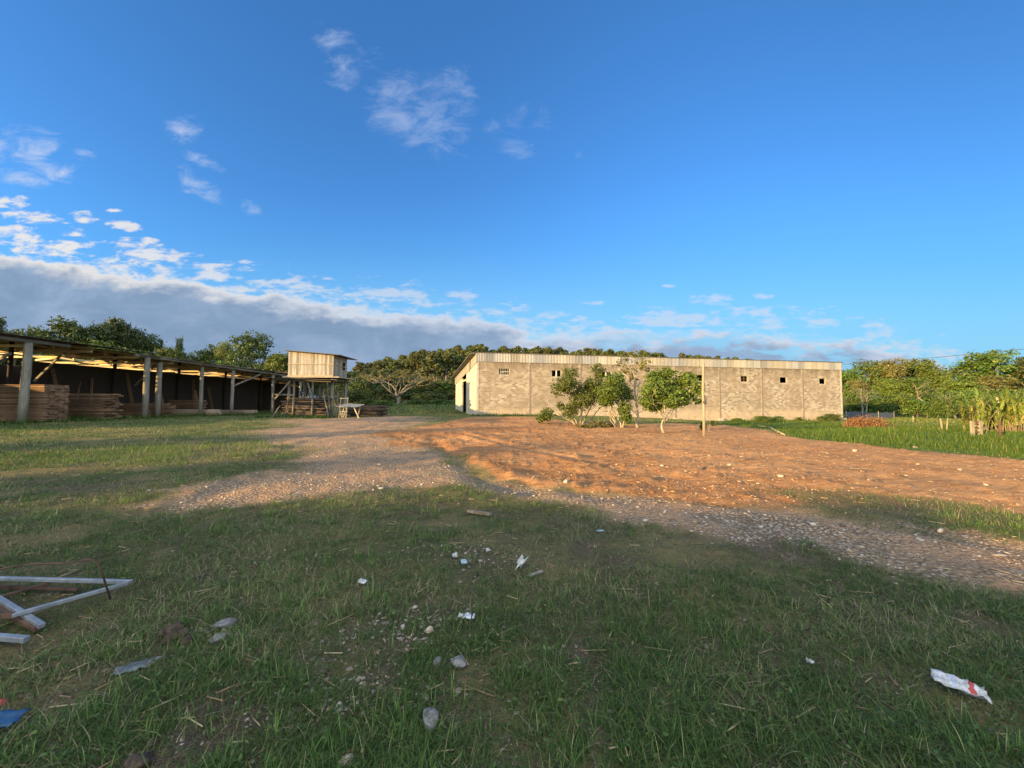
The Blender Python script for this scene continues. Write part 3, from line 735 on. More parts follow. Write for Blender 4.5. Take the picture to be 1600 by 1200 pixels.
# ------------------------------------------------------------------ the raised plank cabin
TX0, TX1, TY0, TY1 = -22.0, -17.55, 37.0, 40.0
cb = empty('raised_cabin', (TX0, TY0, 0), 0, 'weathered plank cabin raised on posts with a sloping roof', 'cabin')
def planks(a, b, z0, z1a, z1b, nrm, holes=()):
    m = MB(); a = Vector(a); b = Vector(b); n = int((b - a).length / .2); d = (b - a) / n; nv = Vector(nrm)
    for i in range(n):
        p, q = a + d * i, a + d * (i + .95); jz = random.uniform(-.05, .03); o = random.uniform(0, .02)
        f0, f1 = i / n, (i + 1) / n; zt0 = z1a + (z1b - z1a) * f0; zt1 = z1a + (z1b - z1a) * f1
        segs = [(z0 + jz, None)]
        for h in holes:
            if h[0] < (f0 + f1) / 2 < h[1]: segs = [(z0 + jz, h[2]), (h[3], None)]
        for lo, hi in segs:
            A, B = (zt0, zt1) if hi is None else (hi, hi)
            e = nv * (.03 + o); i_ = nv * o
            m.hexa([(p.x + i_.x, p.y + i_.y, lo), (q.x + i_.x, q.y + i_.y, lo), (q.x - nv.x * .03, q.y - nv.y * .03, lo), (p.x - nv.x * .03, p.y - nv.y * .03, lo),
                    (p.x + i_.x, p.y + i_.y, A), (q.x + i_.x, q.y + i_.y, B), (q.x - nv.x * .03, q.y - nv.y * .03, B), (p.x - nv.x * .03, p.y - nv.y * .03, A)])
    return m
def siding_mat():
    t = NT('plank_siding'); co = t.coord('Object'); sp = t.n('ShaderNodeSeparateXYZ'); t.put(sp.inputs[0], co)
    k = t.math('FLOOR', t.math('MULTIPLY', t.math('ADD', sp.outputs[0], sp.outputs[1]), 5.0))
    wnn = t.n('ShaderNodeTexWhiteNoise'); wnn.noise_dimensions = '1D'; t.put(wnn.inputs['W'], k)
    n = t.noise(t.coord('Object', (9, 9, .7)), 1.6, 7, .65)
    c = t.mix(wnn.outputs['Value'], (.16, .145, .125), (.38, .36, .32)); c = t.mix(t.ramp(n, .42, .66, 0, .75), c, (.13, .11, .09))
    return t.principled(c, .9, t.bump(n, .4, .01), 0, .15)
M['plank'] = siding_mat()
W_ = TX1 - TX0; H_ = TY1 - TY0; Z0 = 3.95
planks((0, 0), (W_, 0), Z0, 6.38, 6.02, (0, -1)).build('front_wall', M['plank'], cb)
planks((W_, .05), (W_, H_), Z0, 6.0, 6.0, (1, 0), [(.66, .88, 4.75, 5.55)]).build('side_wall', M['plank'], cb)
planks((0, .05), (0, H_), Z0, 6.35, 6.35, (-1, 0)).build('side_wall', M['plank'], cb)
planks((0, H_), (W_, H_), Z0, 6.38, 6.02, (0, 1)).build('back_wall', M['plank'], cb)
MB().box(-.03, -.07, 5.12, W_ + .03, -.035, 5.19).box(-.02, -.075, Z0 + .0, W_ + .02, -.04, Z0 + .12).build('batten', M['siding'], cb)
MB().bar((W_ + .045, 0, 5.12), (W_ + .045, H_, 5.0), .04, .07).build('batten', M['siding'], cb)
rm = MB(); rm.hexa([(-.25, -.35, 6.45), (W_ + .7, -.35, 6.02), (W_ + .7, H_ + 1.0, 5.98), (-.25, H_ + .9, 6.42), (-.25, -.35, 6.52), (W_ + .7, -.35, 6.09), (W_ + .7, H_ + 1.0, 6.05), (-.25, H_ + .9, 6.49)])
rm.build('roof', M['roof_old'], cb)
MB().box(-.3, -.45, Z0 - .14, W_ + .75, H_ + .5, Z0 - .02).build('floor', M['siding'], cb)
MB().box(-.4, -.35, Z0 - .52, W_ + .5, -.2, Z0 - .32).box(-.4, H_ - .2, Z0 - .52, W_ + .5, H_, Z0 - .32).build('floor_beam', M['post'], cb)
for (x, y) in ((W_ - .1, .1), (W_ - .05, H_ - .1), (.1, .1), (.1, H_ - .1), (W_ * .5, H_ * .6)):
    wob_post(x, y, -.3, Z0 - .15, .15).build('post', M['post'], cb, True)
# the lean-to beside it
ln = empty('lean_to', (-22.6, 35.8, 0), 0, 'low lean-to of thin posts and braces in front of the raised cabin', 'lean-to')
for (x, y) in ((0, 0), (1.75, .3), (3.6, .2)): wob_post(x, y, -.2, 3.5, .10).build('post', M['grey_stick'], ln, True)
MB().bar((-.3, .15, 3.6), (5.3, .2, 3.42), .1, .16).build('eave_beam', M['grey_stick'], ln)
lr = MB(); lr.hexa([(-.6, -.4, 3.72), (5.6, -.3, 3.52), (5.6, 3.5, 3.62), (-.6, 3.5, 3.82), (-.6, -.4, 3.76), (5.6, -.3, 3.56), (5.6, 3.5, 3.66), (-.6, 3.5, 3.86)])
lr.build('roof', M['roof_old'], ln)
for a, b in (((.2, -.1, 1.7), (1.6, -.1, 3.4)), ((0, .05, 2.15), (2.0, .05, 2.1)), ((3.7, 0, 1.9), (3.2, 0, 3.3))): MB().bar(a, b, .07, .12).build('brace', M['grey_stick'], ln)

# the pile of bark slabs beneath, each slab a thing
sl = []
for i in range(5):
    L = (2.2, 3.1, 3.8, 4.4, 2.7)[i]; m = MB(); n = 7
    for s in range(4):
        pass
    pts = [(-L / 2 + L * k / n, random.uniform(-.02, .02), .05) for k in range(n + 1)]
    sl.append(MB().tube(pts, [random.uniform(.055, .085) for _ in pts], 7).mesh('slab', M['slab']))
def slab_pile(x0, x1, y, rows, layers, label, group, dz=.125):
    zb = gz1((x0 + x1) / 2, y)
    for l in range(layers):
        for r in range(rows):
            me_ = random.choice(sl); o = link('bark_slab', me_)
            hl = max(abs(v.co.x) for v in me_.vertices); a, b = x0 + hl, x1 - hl
            o.location = (random.uniform(a, b) if b > a else (x0 + x1) / 2, y + r * .2 + random.uniform(-.05, .05), zb + .05 + l * dz)
            o.rotation_euler = (random.uniform(0, 6), random.uniform(-.015, .015), random.uniform(-.03, .03)); o.scale = (1, 1.15, .85)
            tag(o, label, 'slab', group)
slab_pile(-22.3, -17.4, 36.2, 4, 15, 'dark bark slab in the high pile beneath the raised cabin', 'bark slabs beneath the cabin')
slab_pile(-16.6, -13.2, 38.4, 4, 9, 'dark bark slab in the lower pile right of the cabin', 'bark slabs right of the cabin')
# leaning poles and upright boards around the pile
for (a, b, r, lab) in ((at(513, 652, 35.2), at(505, 612, 36.0), .06, 'pale crooked pole leaning on the slab pile beside the cabin post'), (at(424, 652, 35.0), at(438, 634, 35.8), .06, 'short prop leaning at the left foot of the slab pile'),
                       (at(444, 652, 35.0), at(452, 620, 35.9), .05, 'thin dark prop leaning on the left half of the slab pile'), (at(516, 642, 35.5), at(512, 598, 35.9), .05, 'thin pole standing against the cabin floor above the slab pile'),
                       (at(526, 652, 35.5), at(529, 612, 35.6), .05, 'thin upright stick beside the sawhorse table')):
    a = Vector(a); a.z = gz1(a.x, a.y) - .02
    d = (Vector(b) - a); pts = [a, a + d * .4 + Vector((.05, 0, 0)), a + d * .75 - Vector((.03, 0, 0)), a + d]
    tag(MB().tube(pts, [r, r, r * .9, r * .8], 7).build('pole', M['grey_stick'], None, True), lab, 'pole')
for i in range(9):
    px = 470 + i * 8.3; p = at(px, 622, 38.2); h = random.uniform(.6, 1.2)
    o = MB().box(-.06, -.02, 0, .06, .02, h + 1.9).build('upright_board', M['grey_stick']); o.location = (p.x, p.y, gz1(p.x, p.y)); o.rotation_euler = (0, random.uniform(-.08, .08), random.uniform(-.5, .5))
    tag(o, 'narrow grey board standing upright behind the slab pile beneath the cabin', 'board', 'upright boards behind the slab pile')
# sawhorse table with pale sheet
tb_c = at(548, 652, 36.0); zt = gz1(tb_c.x, tb_c.y)
tb = empty('work_table', (tb_c.x, tb_c.y, zt), 0, 'makeshift outdoor table of a pale tilted sheet on splayed legs', 'table')
MB().hexa([(-1.25, -.5, 1.05), (.75, -.5, .98), (1.05, .6, 1.22), (-.9, .6, 1.28), (-1.25, -.5, 1.09), (.75, -.5, 1.02), (1.05, .6, 1.26), (-.9, .6, 1.32)]).build('tabletop', M['concrete'], tb)
for (x, y, sx) in ((-.95, -.35, .25), (-.5, -.35, -.2), (.4, -.35, .5), (.7, .4, -.2), (-.6, .45, -.3)): MB().bar((x + sx, y, -.03), (x, y, 1.04), .07, .09).build('leg', M['beam'], tb)
for z in (.25, .55): MB().bar((-.9, -.4, z), (-.15, -.4, z + .02), .05, .07).build('rail', M['beam'], tb)
fr = empty('ladder_stand', (tb_c.x - .55, tb_c.y - .5, zt), 0, 'slender ladder-like wooden frame standing in front of the pale table', 'frame')
for x in (-.35, .3): MB().bar((x, 0, -.03), (x + .12, .1, 1.95), .05, .07).build('leg', M['beam'], fr)
for z in (.3, 1.0, 1.8): MB().bar((-.32, .02, z), (.4, .06, z + .03), .04, .06).build('rail', M['beam'], fr)

# ------------------------------------------------------------------ vegetation builders
def norm(a): return a / (np.linalg.norm(a, axis=-1, keepdims=True) + 1e-9)
def leaf_quads(c, nrm, size, r, asp=0.55, droop=0.0):
    """rhombic leaves at centres c facing nrm; returns verts, quads"""
    n = len(c); t = norm(np.cross(nrm, r.normal(size=(n, 3)))); b = np.cross(nrm, t)
    s = (size * r.uniform(.65, 1.3, (n, 1)))
    t = t * s; b = b * s * asp
    v = np.stack([c - t, c - b * 1.0 + t * .1, c + t, c + b * 1.0 + t * .1], 1).reshape(-1, 3)
    v[2::4, 2] -= droop * s[:, 0]
    q = np.arange(n * 4).reshape(-1, 4)
    return v, q
def crown_mesh(name, blobs, nleaf, size, mat, seed, shell=0.45, flat=0.25, asp=.55):
    """blobs: (x, y, z, rx, rz); leaves in clumps on and inside the blobs"""
    r = np.random.default_rng(seed); bl = np.asarray(blobs, float)
    w = (bl[:, 3] ** 2 * bl[:, 4]) ** .7; w /= w.sum()
    nc = max(nleaf // 14, 6)
    k = r.choice(len(bl), nc, p=w); d = norm(r.normal(size=(nc, 3))); rr = r.uniform(shell ** 3, 1.0, nc) ** (1 / 3)
    rr = rr * r.uniform(.86, 1.14, nc)
    cc = bl[k, :3] + d * rr[:, None] * np.stack([bl[k, 3], bl[k, 3], bl[k, 4]], -1)
    tone = r.uniform(0, 1, nc) * .6
    pick = r.integers(0, nc, nleaf); spread = np.maximum(bl[k, 3] * .26, size * 1.3)[pick]
    c = cc[pick] + r.normal(size=(nleaf, 3)) * spread[:, None] * np.array([.6, .6, .42])
    nn = norm(d[pick] * .8 + r.normal(size=(nleaf, 3)) * .75 + np.array([0, 0, flat * 2]))
    v, q = leaf_quads(c, nn, size, r, asp)
    var = np.repeat(np.clip(tone[pick] + r.uniform(-.15, .4, nleaf), 0, 1), 4)
    return npmesh(name, v, [q], mat, var)
def limb(m, a, b, ra, rb, r, n=6, bend=.12, seg=4):
    a = np.asarray(a, float); b = np.asarray(b, float); L = np.linalg.norm(b - a)
    off = r.normal(size=3) * L * bend; pts = []
    for i in range(seg + 1):
        t_ = i / seg; pts.append(tuple(a + (b - a) * t_ + off * math.sin(math.pi * t_) + r.normal(size=3) * L * .018 * (0 < i < seg)))
    m.tube(pts, [ra + (rb - ra) * i / seg for i in range(seg + 1)], n)
LM = {}
LM['dark'] = leaf_mat('dark_leaves', (.03, .052, .014), (.085, .115, .028), (.14, .15, .045), .22)
LM['mid'] = leaf_mat('mid_leaves', (.05, .095, .018), (.13, .185, .035), (.20, .21, .06), .3)
LM['lime'] = leaf_mat('light_leaves', (.08, .13, .022), (.19, .24, .045), (.26, .25, .07), .35)
LM['olive'] = leaf_mat('olive_leaves', (.085, .085, .026), (.18, .16, .05), (.25, .19, .08), .25)
LM['pine'] = leaf_mat('pine_needles', (.05, .068, .02), (.13, .145, .04), (.18, .17, .05), .2)
LM['bush'] = leaf_mat('glossy_leaves', (.05, .09, .016), (.16, .20, .035), (.30, .31, .07), .3)
BARK = noise_mat('bark', (.10, .08, .06), (.22, .18, .14), 5, .9, .5, .02)
BARK_P = noise_mat('pale_bark', (.24, .20, .15), (.40, .35, .27), 5, .9, .4, .01)
BARK_G = noise_mat('grey_bark', (.11, .095, .075), (.22, .19, .15), 5, .9, .4, .01)
def tree_meshes(seed, H, Rw, kind='round', mat='mid', nleaf=2600, size=.34, trunk=.30, bark=None):
    """trunk and crown meshes of a tree H high, half width Rw"""
    r = np.random.default_rng(seed); m = MB(); bl = []
    lean = r.normal(size=2) * H * .03
    zb = H * trunk
    top = np.array([lean[0], lean[1], H * .8])
    limb(m, (0, 0, -.4), (lean[0] * .5, lean[1] * .5, zb), H * .024, H * .018, r, 8, .03)
    limb(m, (lean[0] * .5, lean[1] * .5, zb), top, H * .018, H * .006, r, 7, .06)
    nb = {'round': 11, 'tall': 10, 'pine': 7, 'shrub': 8, 'open': 10}[kind]
    for i in range(nb):
        a = 2 * math.pi * (i * .381966) + r.uniform(-.4, .4); f = (i + .5) / nb
        if kind == 'pine':
            z = H * (.60 + .36 * f); rad_ = Rw * (.62 * math.sin(math.pi * (.30 + .66 * f)) ** 1.0); br = Rw * r.uniform(.34, .5) * (1.1 - .35 * f); bz = br * .75
        elif kind == 'tall':
            z = H * (.34 + .60 * f); rad_ = Rw * .6 * math.sin(math.pi * (.22 + .70 * f)); br = Rw * r.uniform(.38, .58); bz = br * .8
        elif kind == 'shrub':
            z = H * (.22 + .55 * f); rad_ = Rw * .62 * (1 - .5 * f); br = Rw * r.uniform(.36, .55); bz = br * .8
        elif kind == 'open':
            z = H * (.62 + .3 * f * r.uniform(.7, 1.1)); rad_ = Rw * (.8 - .5 * f); br = Rw * r.uniform(.24, .36); bz = br * .55
        else:
            z = H * (.36 + .54 * f); rad_ = Rw * .66 * math.sin(math.pi * (.30 + .62 * f)); br = Rw * r.uniform(.34, .52); bz = br * .72
        rad_ *= r.uniform(.8, 1.15)
        p = np.array([lean[0] * f + math.cos(a) * rad_, lean[1] * f + math.sin(a) * rad_, min(z, H - bz * .85)])
        st = np.array([lean[0] * .6 * f, lean[1] * .6 * f, max(zb * .9, p[2] - rad_ * .8 - H * .05)])
        limb(m, st, p, H * .009, H * .003, r, 5, .1, 3)
        bl.append((*p, br, bz))
    bl.append((top[0], top[1], H - Rw * .34, Rw * .36, Rw * .3))
    return m.mesh('trunk', bark or BARK, True), crown_mesh('crown', bl, nleaf, size, LM[mat], seed + 99)
def tree(name, meshes, x, y, s, rz, label, cat='tree', group=None, sz=None, z=None):
    o = empty(name, (x, y, gz1(x, y) if z is None else z), rz, label, cat, group); o.scale = (s, s, s if sz is None else sz)
    link('trunk', meshes[0], o); link('crown', meshes[1], o); return o
NL = 6000
T = {}
for i in range(3): T['round', i] = tree_meshes(10 + i, 14, 5.2, 'round', 'dark', NL, .25)
for i in range(3): T['lush', i] = tree_meshes(20 + i, 14, 5.4, 'round', 'mid', NL, .25, .2)
for i in range(3): T['lime', i] = tree_meshes(30 + i, 12, 4.6, 'round', 'lime', NL, .23, .2)
for i in range(2): T['olive', i] = tree_meshes(40 + i, 14, 4.6, 'tall', 'olive', NL, .23, .25)
for i in range(2): T['tall', i] = tree_meshes(50 + i, 16, 3.6, 'tall', 'dark', NL, .23)
for i in range(3): T['shrub', i] = tree_meshes(60 + i, 5, 3.4, 'shrub', 'mid', 3600, .17, .12)
for i in range(3): T['dshrub', i] = tree_meshes(66 + i, 5, 3.6, 'shrub', 'dark', 3600, .17, .12)
for i in range(4): T['pine', i] = tree_meshes(70 + i, 13.5, 3.3, 'pine', 'pine', 2600, .32, .55)

def place(kind, px, ty, D, wpx=None, label='', group=None, name='broadleaf_tree', cat='tree', var=None):
    """a tree whose top is seen at (px, ty), D metres ahead, on the ground"""
    k, i = kind, (random.randrange(9) if var is None else var)
    n = len([q for q in T if q[0] == k]); ms = T[k, i % n]
    p = at(px, ty, D); z0 = gz1(p.x, p.y); H0 = max(v.co.z for v in ms[1].vertices); R0 = {'round': 5.2, 'lush': 5.4, 'lime': 4.6, 'olive': 4.6, 'tall': 3.6, 'shrub': 3.4, 'dshrub': 3.6, 'pine': 3.3}[k]
    sz = max(p.z - z0, 1.0) / H0
    sx = sz if wpx is None else (wpx / F * D / 2) / R0
    return tree(name, ms, p.x, p.y, sx, random.uniform(0, 6.28), label, cat, group, sz)

# wood behind the shed
LW = 'trees of the wood behind the timber shed'
for (px, ty, D, w, k) in [(-120, 505, 62, 130, 'round'), (-60, 512, 64, 110, 'lush'), (30, 512, 66, 90, 'round'), (62, 508, 70, 60, 'lush'), (160, 503, 74, 70, 'round'),
                          (208, 508, 78, 60, 'round'), (236, 520, 80, 60, 'round'), (285, 545, 84, 50, 'lush'), (308, 548, 88, 50, 'round'), (335, 538, 84, 60, 'lush'), (262, 540, 76, 60, 'lush'),
                          (350, 560, 74, 70, 'lush'), (405, 566, 74, 60, 'dshrub'), (445, 560, 82, 60, 'round'), (475, 572, 88, 70, 'lush'), (510, 575, 92, 70, 'round'), (140, 530, 64, 90, 'lush'), (90, 530, 62, 80, 'round'), (200, 540, 66, 90, 'lush')]:
    place(k, px, ty, D, w, 'dense tree with rounded crown in the wood behind the timber shed', LW)
place('round', 116, 495, 72, 86, 'broad dark domed tree rising highest above the near half of the shed roof', var=0)
place('tall', 180, 493, 76, 44, 'narrow upright dark tree standing beside the broad domed tree behind the shed', name='tall_tree', var=1)
place('round', 397, 514, 78, 78, 'large dark spreading tree standing alone above the wood left of the cabin', var=2)
place('lime', 352, 530, 82, 34, 'small light tree leaning against the large spreading tree', var=1)
place('lime', 434, 549, 76, 60, 'bright sunlit tree touching the left wall of the raised cabin', var=0)
place('lush', 280, 522, 80, 20, 'small slender tree between the wood and the large spreading tree', var=1)
place('tall', -2, 492, 52, 30, 'tree with feathery dark top above the left end of the shed roof', name='tall_tree', var=0)
# dark thicket between cabin and warehouse
TG_ = 'trees of the shaded thicket between cabin and warehouse'
for (px, ty, D, w, k) in [(545, 578, 84, 60, 'round'), (565, 584, 76, 60, 'dshrub'), (585, 574, 90, 56, 'round'), (612, 572, 94, 56, 'lush'), (600, 598, 80, 60, 'dshrub'), (640, 584, 92, 60, 'round'), (664, 590, 88, 56, 'round'),
                          (690, 594, 90, 50, 'lush'), (712, 586, 94, 50, 'round'), (560, 606, 70, 66, 'dshrub'), (640, 606, 84, 70, 'dshrub'), (672, 610, 78, 70, 'dshrub'), (700, 608, 80, 56, 'dshrub'), (735, 590, 92, 60, 'round'), (525, 600, 74, 56, 'dshrub')]:
    place(k, px, ty, D, w, 'dark bushy tree in the shaded thicket between cabin and warehouse', TG_)
# low weeds bushes along the thicket foot
for (px, ty, D, w) in [(575, 622, 66, 40), (600, 625, 64, 36), (655, 624, 70, 50), (690, 626, 72, 44)]:
    place('shrub', px, ty, D, w, 'low shrub at the foot of the shaded thicket', 'shrubs at the foot of the thicket', 'shrub', 'shrub')

# flat-topped grey tree in the clearing
def flat_tree():
    r = np.random.default_rng(5); m = MB(); tips = []
    limb(m, (0, 0, -.4), (.2, 0, 1.6), .36, .30, r, 8, .03)
    limb(m, (.1, 0, .2), (-.2, .1, 1.9), .22, .2, r, 7, .03)
    for i, a in enumerate(np.linspace(0, 2 * math.pi, 9)[:-1]):
        rr = r.uniform(2.2, 3.4); p = np.array([math.cos(a) * rr, math.sin(a) * rr, r.uniform(3.6, 4.6)])
        limb(m, (0, 0, 1.4), p, .15, .07, r, 7, .08)
        for j in range(4):
            b = a + r.uniform(-.55, .55); r2 = rr + r.uniform(1.4, 3.2); q = np.array([math.cos(b) * r2, math.sin(b) * r2, r.uniform(4.6, 5.8)])
            limb(m, p, q, .06, .028, r, 6, .08, 3)
            for k in range(4):
                e = q + r.normal(size=3) * np.array([1.0, 1.0, .25]) + np.array([math.cos(b), math.sin(b), .25]) * .7; limb(m, q, e, .025, .01, r, 4, .1, 3); tips.append(e)
    return m.mesh('trunk', BARK_G, True), crown_mesh('crown', [(*e, .8, .25) for e in tips], 3200, .13, LM['olive'], 6)
ft = at(622, 630, 72); tree('flat_topped_tree', flat_tree(), ft.x, ft.y, 1.05, .4, 'half bare flat-topped tree with pale forking trunk before the dark thicket', 'tree', None, .95)

# pine plantation on the hill
PG = 'pines on the hill behind the warehouse'
pn = 0
for row, D in enumerate((203, 196, 188, 180, 171, 161, 150, 138, 126, 114)):
    px = 548 + (row % 2) * 8
    while px < 1200:
        pxx = px + random.uniform(-6, 6); D_ = D + random.uniform(-3, 3); x = (pxx - 800) / F * D_; z = float(hill(np.array([x]), np.array([D_]))[0]); h = random.uniform(.84, 1.1)
        top = topix(x, D_, z + 13.5 * h)[1]
        roofy = 551 + (pxx - 745) * .0368 if pxx > 740 else 999
        lowlim = 600 if pxx < 740 else roofy + 3
        if float(top) < lowlim and z > .4 and pn < 296 and (pxx < 735 or row < 5):
            tree('pine_tree', T['pine', random.randrange(4)], x, D_, random.uniform(.85, 1.12), random.uniform(0, 6.28), 'tall pine with bare trunk and rounded crown in the hillside plantation', 'tree', PG, h); pn += 1
        px += (15 if row < 3 else 18) + random.uniform(-3, 3)
for (px, ty, D, w) in [(1206, 562, 190, 14), (1214, 565, 190, 10), (1232, 564, 190, 18), (1271, 563, 160, 34)]:
    place('lush', px, ty, D, w, 'far tree top just showing over the right half of the warehouse roof', 'far tree tops over the warehouse')

# trees on the right
RG = 'trees along the pasture right of the warehouse'
for (px, ty, D, w, k) in [(1322, 574, 96, 60, 'lush'), (1300, 580, 104, 60, 'lush'), (1340, 590, 92, 40, 'olive'), (1405, 566, 98, 60, 'lush'), (1462, 578, 92, 60, 'lime'), (1500, 590, 84, 70, 'lime'),
                          (1480, 592, 96, 50, 'lush'), (1590, 575, 96, 60, 'lush'), (1625, 560, 92, 80, 'round'), (1680, 560, 90, 90, 'lush'), (1740, 556, 96, 90, 'olive'), (1390, 590, 86, 60, 'lime'), (1425, 588, 84, 50, 'lush'), (1545, 586, 84, 70, 'olive')]:
    place(k, px, ty, D, w, 'leafy tree in the sunlit row along the pasture right of the warehouse', RG)
place('lush', 1362, 560, 98, 74, 'dark domed tree first in the row right of the warehouse', var=1)
place('olive', 1386, 560, 94, 56, 'brownish upright tree between two green domed trees right of the warehouse', var=0)
place('lime', 1438, 557, 96, 76, 'bright green broad tree in the middle of the right hand row', var=2)
place('lush', 1548, 545, 92, 92, 'tallest broad tree of the right hand row behind the cane', var=0)
place('olive', 1520, 556, 95, 50, 'brownish tree leaning on the tallest broad tree of the right hand row', var=1)
place('tall', 1600, 556, 86, 34, 'dark narrow tree at the right edge of the photo', name='tall_tree', var=0)
for (px, ty, D, w) in [(1330, 618, 78, 50), (1365, 616, 76, 50), (1400, 612, 72, 56), (1432, 620, 70, 44), (1462, 612, 72, 60), (1495, 606, 70, 60), (1530, 606, 72, 60), (1570, 602, 70, 70), (1620, 600, 70, 80), (1345, 605, 84, 50), (1480, 618, 66, 40), (1660, 606, 66, 80)]:
    place('shrub', px, ty, D, w, 'bushy shrub at the foot of the right hand trees', 'shrubs below the right hand trees', 'shrub', 'shrub')
# bare pale trunks before them
def bare(seed, H, spread):
    r = np.random.default_rng(seed); m = MB(); top = np.array([spread, 0, H])
    limb(m, (0, 0, -.3), top * .6, .16, .11, r, 7, .06); limb(m, top * .6, top, .11, .03, r, 6, .1)
    for i in range(9):
        s_ = top * r.uniform(.45, .95); e = s_ + np.array([r.normal() * 1.3, r.normal() * 1.3, r.uniform(.2, 1.6)]); limb(m, s_, e, .05, .012, r, 5, .12, 3)
        for j in range(3): e2 = e + r.normal(size=3) * .6; limb(m, e, e2, .015, .006, r, 4, .1, 2)
    return m
for (bx, by, D, H, sp, sd_, lab) in [(1349, 640, 72, 5.6, -.3, 1, 'bare pale trunk with few twigs nearest the warehouse among the right hand trees'), (1352, 640, 73, 4.6, .4, 2, 'slim bare pale trunk leaning beside another bare trunk near the warehouse'),
                                    (1446, 634, 70, 6.5, -2.2, 3, 'bare grey leaning tree with forked branches in the middle of the right hand row'), (1494, 632, 66, 4.2, -1.8, 4, 'short pale leaning trunk rising above the left edge of the cane'),
                                    (1556, 630, 74, 6.0, .5, 6, 'thin bare pale trunk behind the cane near the right edge')]:
    p = at(bx, by, D); o = bare(sd_, H, sp).build('bare_tree', BARK_G, None, True); o.location = (p.x, p.y, gz1(p.x, p.y)); tag(o, lab, 'tree')

# ------------------------------------------------------------------ the bushes before the warehouse
def bush(name, bx, by, stems, blobs, nleaf, label, size=.062, mat='bush', cat='bush', shell=.3, thick=.05, seed=1):
    """stems and blobs measured in the picture at the bush's own distance: (dx px, height px), depth offset in m"""
    g = G(bx, by); D = g.y; k = D / F; r = np.random.default_rng(seed)
    o = empty(name, g, 0, label, cat); m = MB()
    P = lambda a, b, dd=0.0: np.array([(a - bx) * k, dd, (by - b) * k])
    for st in stems:
        a = P(st[0], st[1], r.uniform(-.08, .08)) - np.array([0, 0, .05]); b = P(st[2], st[3], st[4] if len(st) > 4 else r.uniform(-.7, .7))
        w = (st[5] if len(st) > 5 else 1) * thick
        limb(m, a, b, w, w * .45, r, 7, .06, 5)
        for j in range(5):
            s_ = a + (b - a) * r.uniform(.5, 1); e = s_ + np.array([r.normal() * .4, r.normal() * .4, abs(r.normal()) * .5 + .1]); limb(m, s_, e, w * .3, w * .1, r, 5, .1, 3)
    m.build('trunk', BARK_P, o, True)
    bl = [(*P(b[0], b[1], b[4] if len(b) > 4 else r.uniform(-.7, .7)), b[2] * k * .92, b[3] * k * .92) for b in blobs]
    link('crown', crown_mesh('crown', bl, nleaf, size, LM[mat], seed + 5, shell, .2), o)
    return o
bush('bush', 904, 664, [(904, 664, 868, 646, -.3, 1.2), (902, 664, 893, 620), (906, 664, 908, 612), (908, 664, 930, 622), (908, 665, 945, 632, .4), (900, 662, 880, 630)],
     [(893, 582, 13, 13), (882, 600, 20, 14), (872, 612, 12, 9), (902, 608, 20, 15), (910, 626, 22, 16), (930, 596, 18, 15), (938, 578, 13, 12), (934, 612, 20, 16), (890, 640, 14, 12), (868, 604, 9, 7), (878, 636, 10, 10), (920, 610, 16, 14)], 11500,
     'spreading many-stemmed green bush with pale trunks, left of the two joined bushes before the warehouse', seed=11)
bush('bush', 968, 668, [(966, 668, 938, 634, -.2, 1.1), (968, 668, 958, 630), (966, 668, 946, 640), (970, 668, 966, 628), (972, 668, 985, 632, .3)],
     [(950, 612, 20, 16), (968, 606, 20, 15), (958, 594, 16, 12), (982, 616, 13, 15), (974, 640, 11, 18, -.3), (978, 655, 8, 12, -.3), (945, 628, 14, 9), (960, 620, 18, 12)], 11500,
     'dark green many-stemmed bush right of the two joined bushes, beside the thin sparse tree', seed=12)
bush('bush', 1040, 676, [(1039, 676, 1040, 650, 0, 1.3), (1040, 655, 1026, 640, -.2, .9), (1041, 655, 1060, 632, .2, .9), (1040, 650, 1040, 620, 0, .8), (1058, 634, 1078, 612, .1, .6)],
     [(1034, 590, 20, 16), (1024, 608, 22, 17), (1016, 626, 16, 13), (1042, 606, 22, 18), (1062, 600, 20, 17), (1074, 590, 15, 12), (1084, 604, 14, 15), (1050, 624, 22, 13), (1032, 636, 16, 9), (1070, 622, 16, 12), (1046, 580, 13, 9), (1092, 622, 9, 12), (1062, 614, 14, 12)], 14000,
     'round-crowned small green tree with forked pale trunk left of the wooden pole', seed=13, cat='small tree')
bush('bush', 853, 662, [(853, 662, 850, 648), (853, 662, 858, 650)], [(850, 650, 12, 10), (856, 645, 10, 8), (846, 656, 8, 6)], 1800, 'knee-high dark shrub at the left end of the bushes', seed=14, thick=.025)
bush('bush', 1108, 650, [(1107, 652, 1110, 630), (1106, 652, 1104, 636)], [(1108, 628, 9, 10), (1112, 618, 6, 5), (1106, 642, 8, 7), (1098, 640, 7, 5)], 1600, 'small dark shrub clinging behind the wooden pole', seed=15, mat='dark', thick=.03)
bush('bush', 1107, 674, [(1107, 675, 1108, 664)], [(1108, 667, 5, 6), (1106, 661, 4, 4)], 700, 'dark leafy seedling on the ground right of the pole', seed=16, mat='dark', thick=.015)
bush('sapling', 995, 668, [(996, 670, 995, 632, 0, 1.5), (995, 634, 992, 600, 0, 1.2), (995, 620, 1002, 590, .2, .7), (993, 604, 978, 568, -.2, .6), (993, 602, 987, 552, .1, .6), (994, 600, 1002, 560, .2, .5), (993, 606, 968, 575, .3, .5), (996, 604, 1012, 572, 0, .4)],
     [(975, 566, 12, 9), (988, 555, 12, 9), (1002, 568, 12, 12), (985, 578, 14, 12), (968, 560, 8, 6), (1010, 582, 9, 9), (992, 590, 9, 9)], 1000,
     'thin sparse-leaved tree with pale straight trunk between the bushes', seed=17, mat='olive', cat='tree', size=.07, shell=.1, thick=.06)
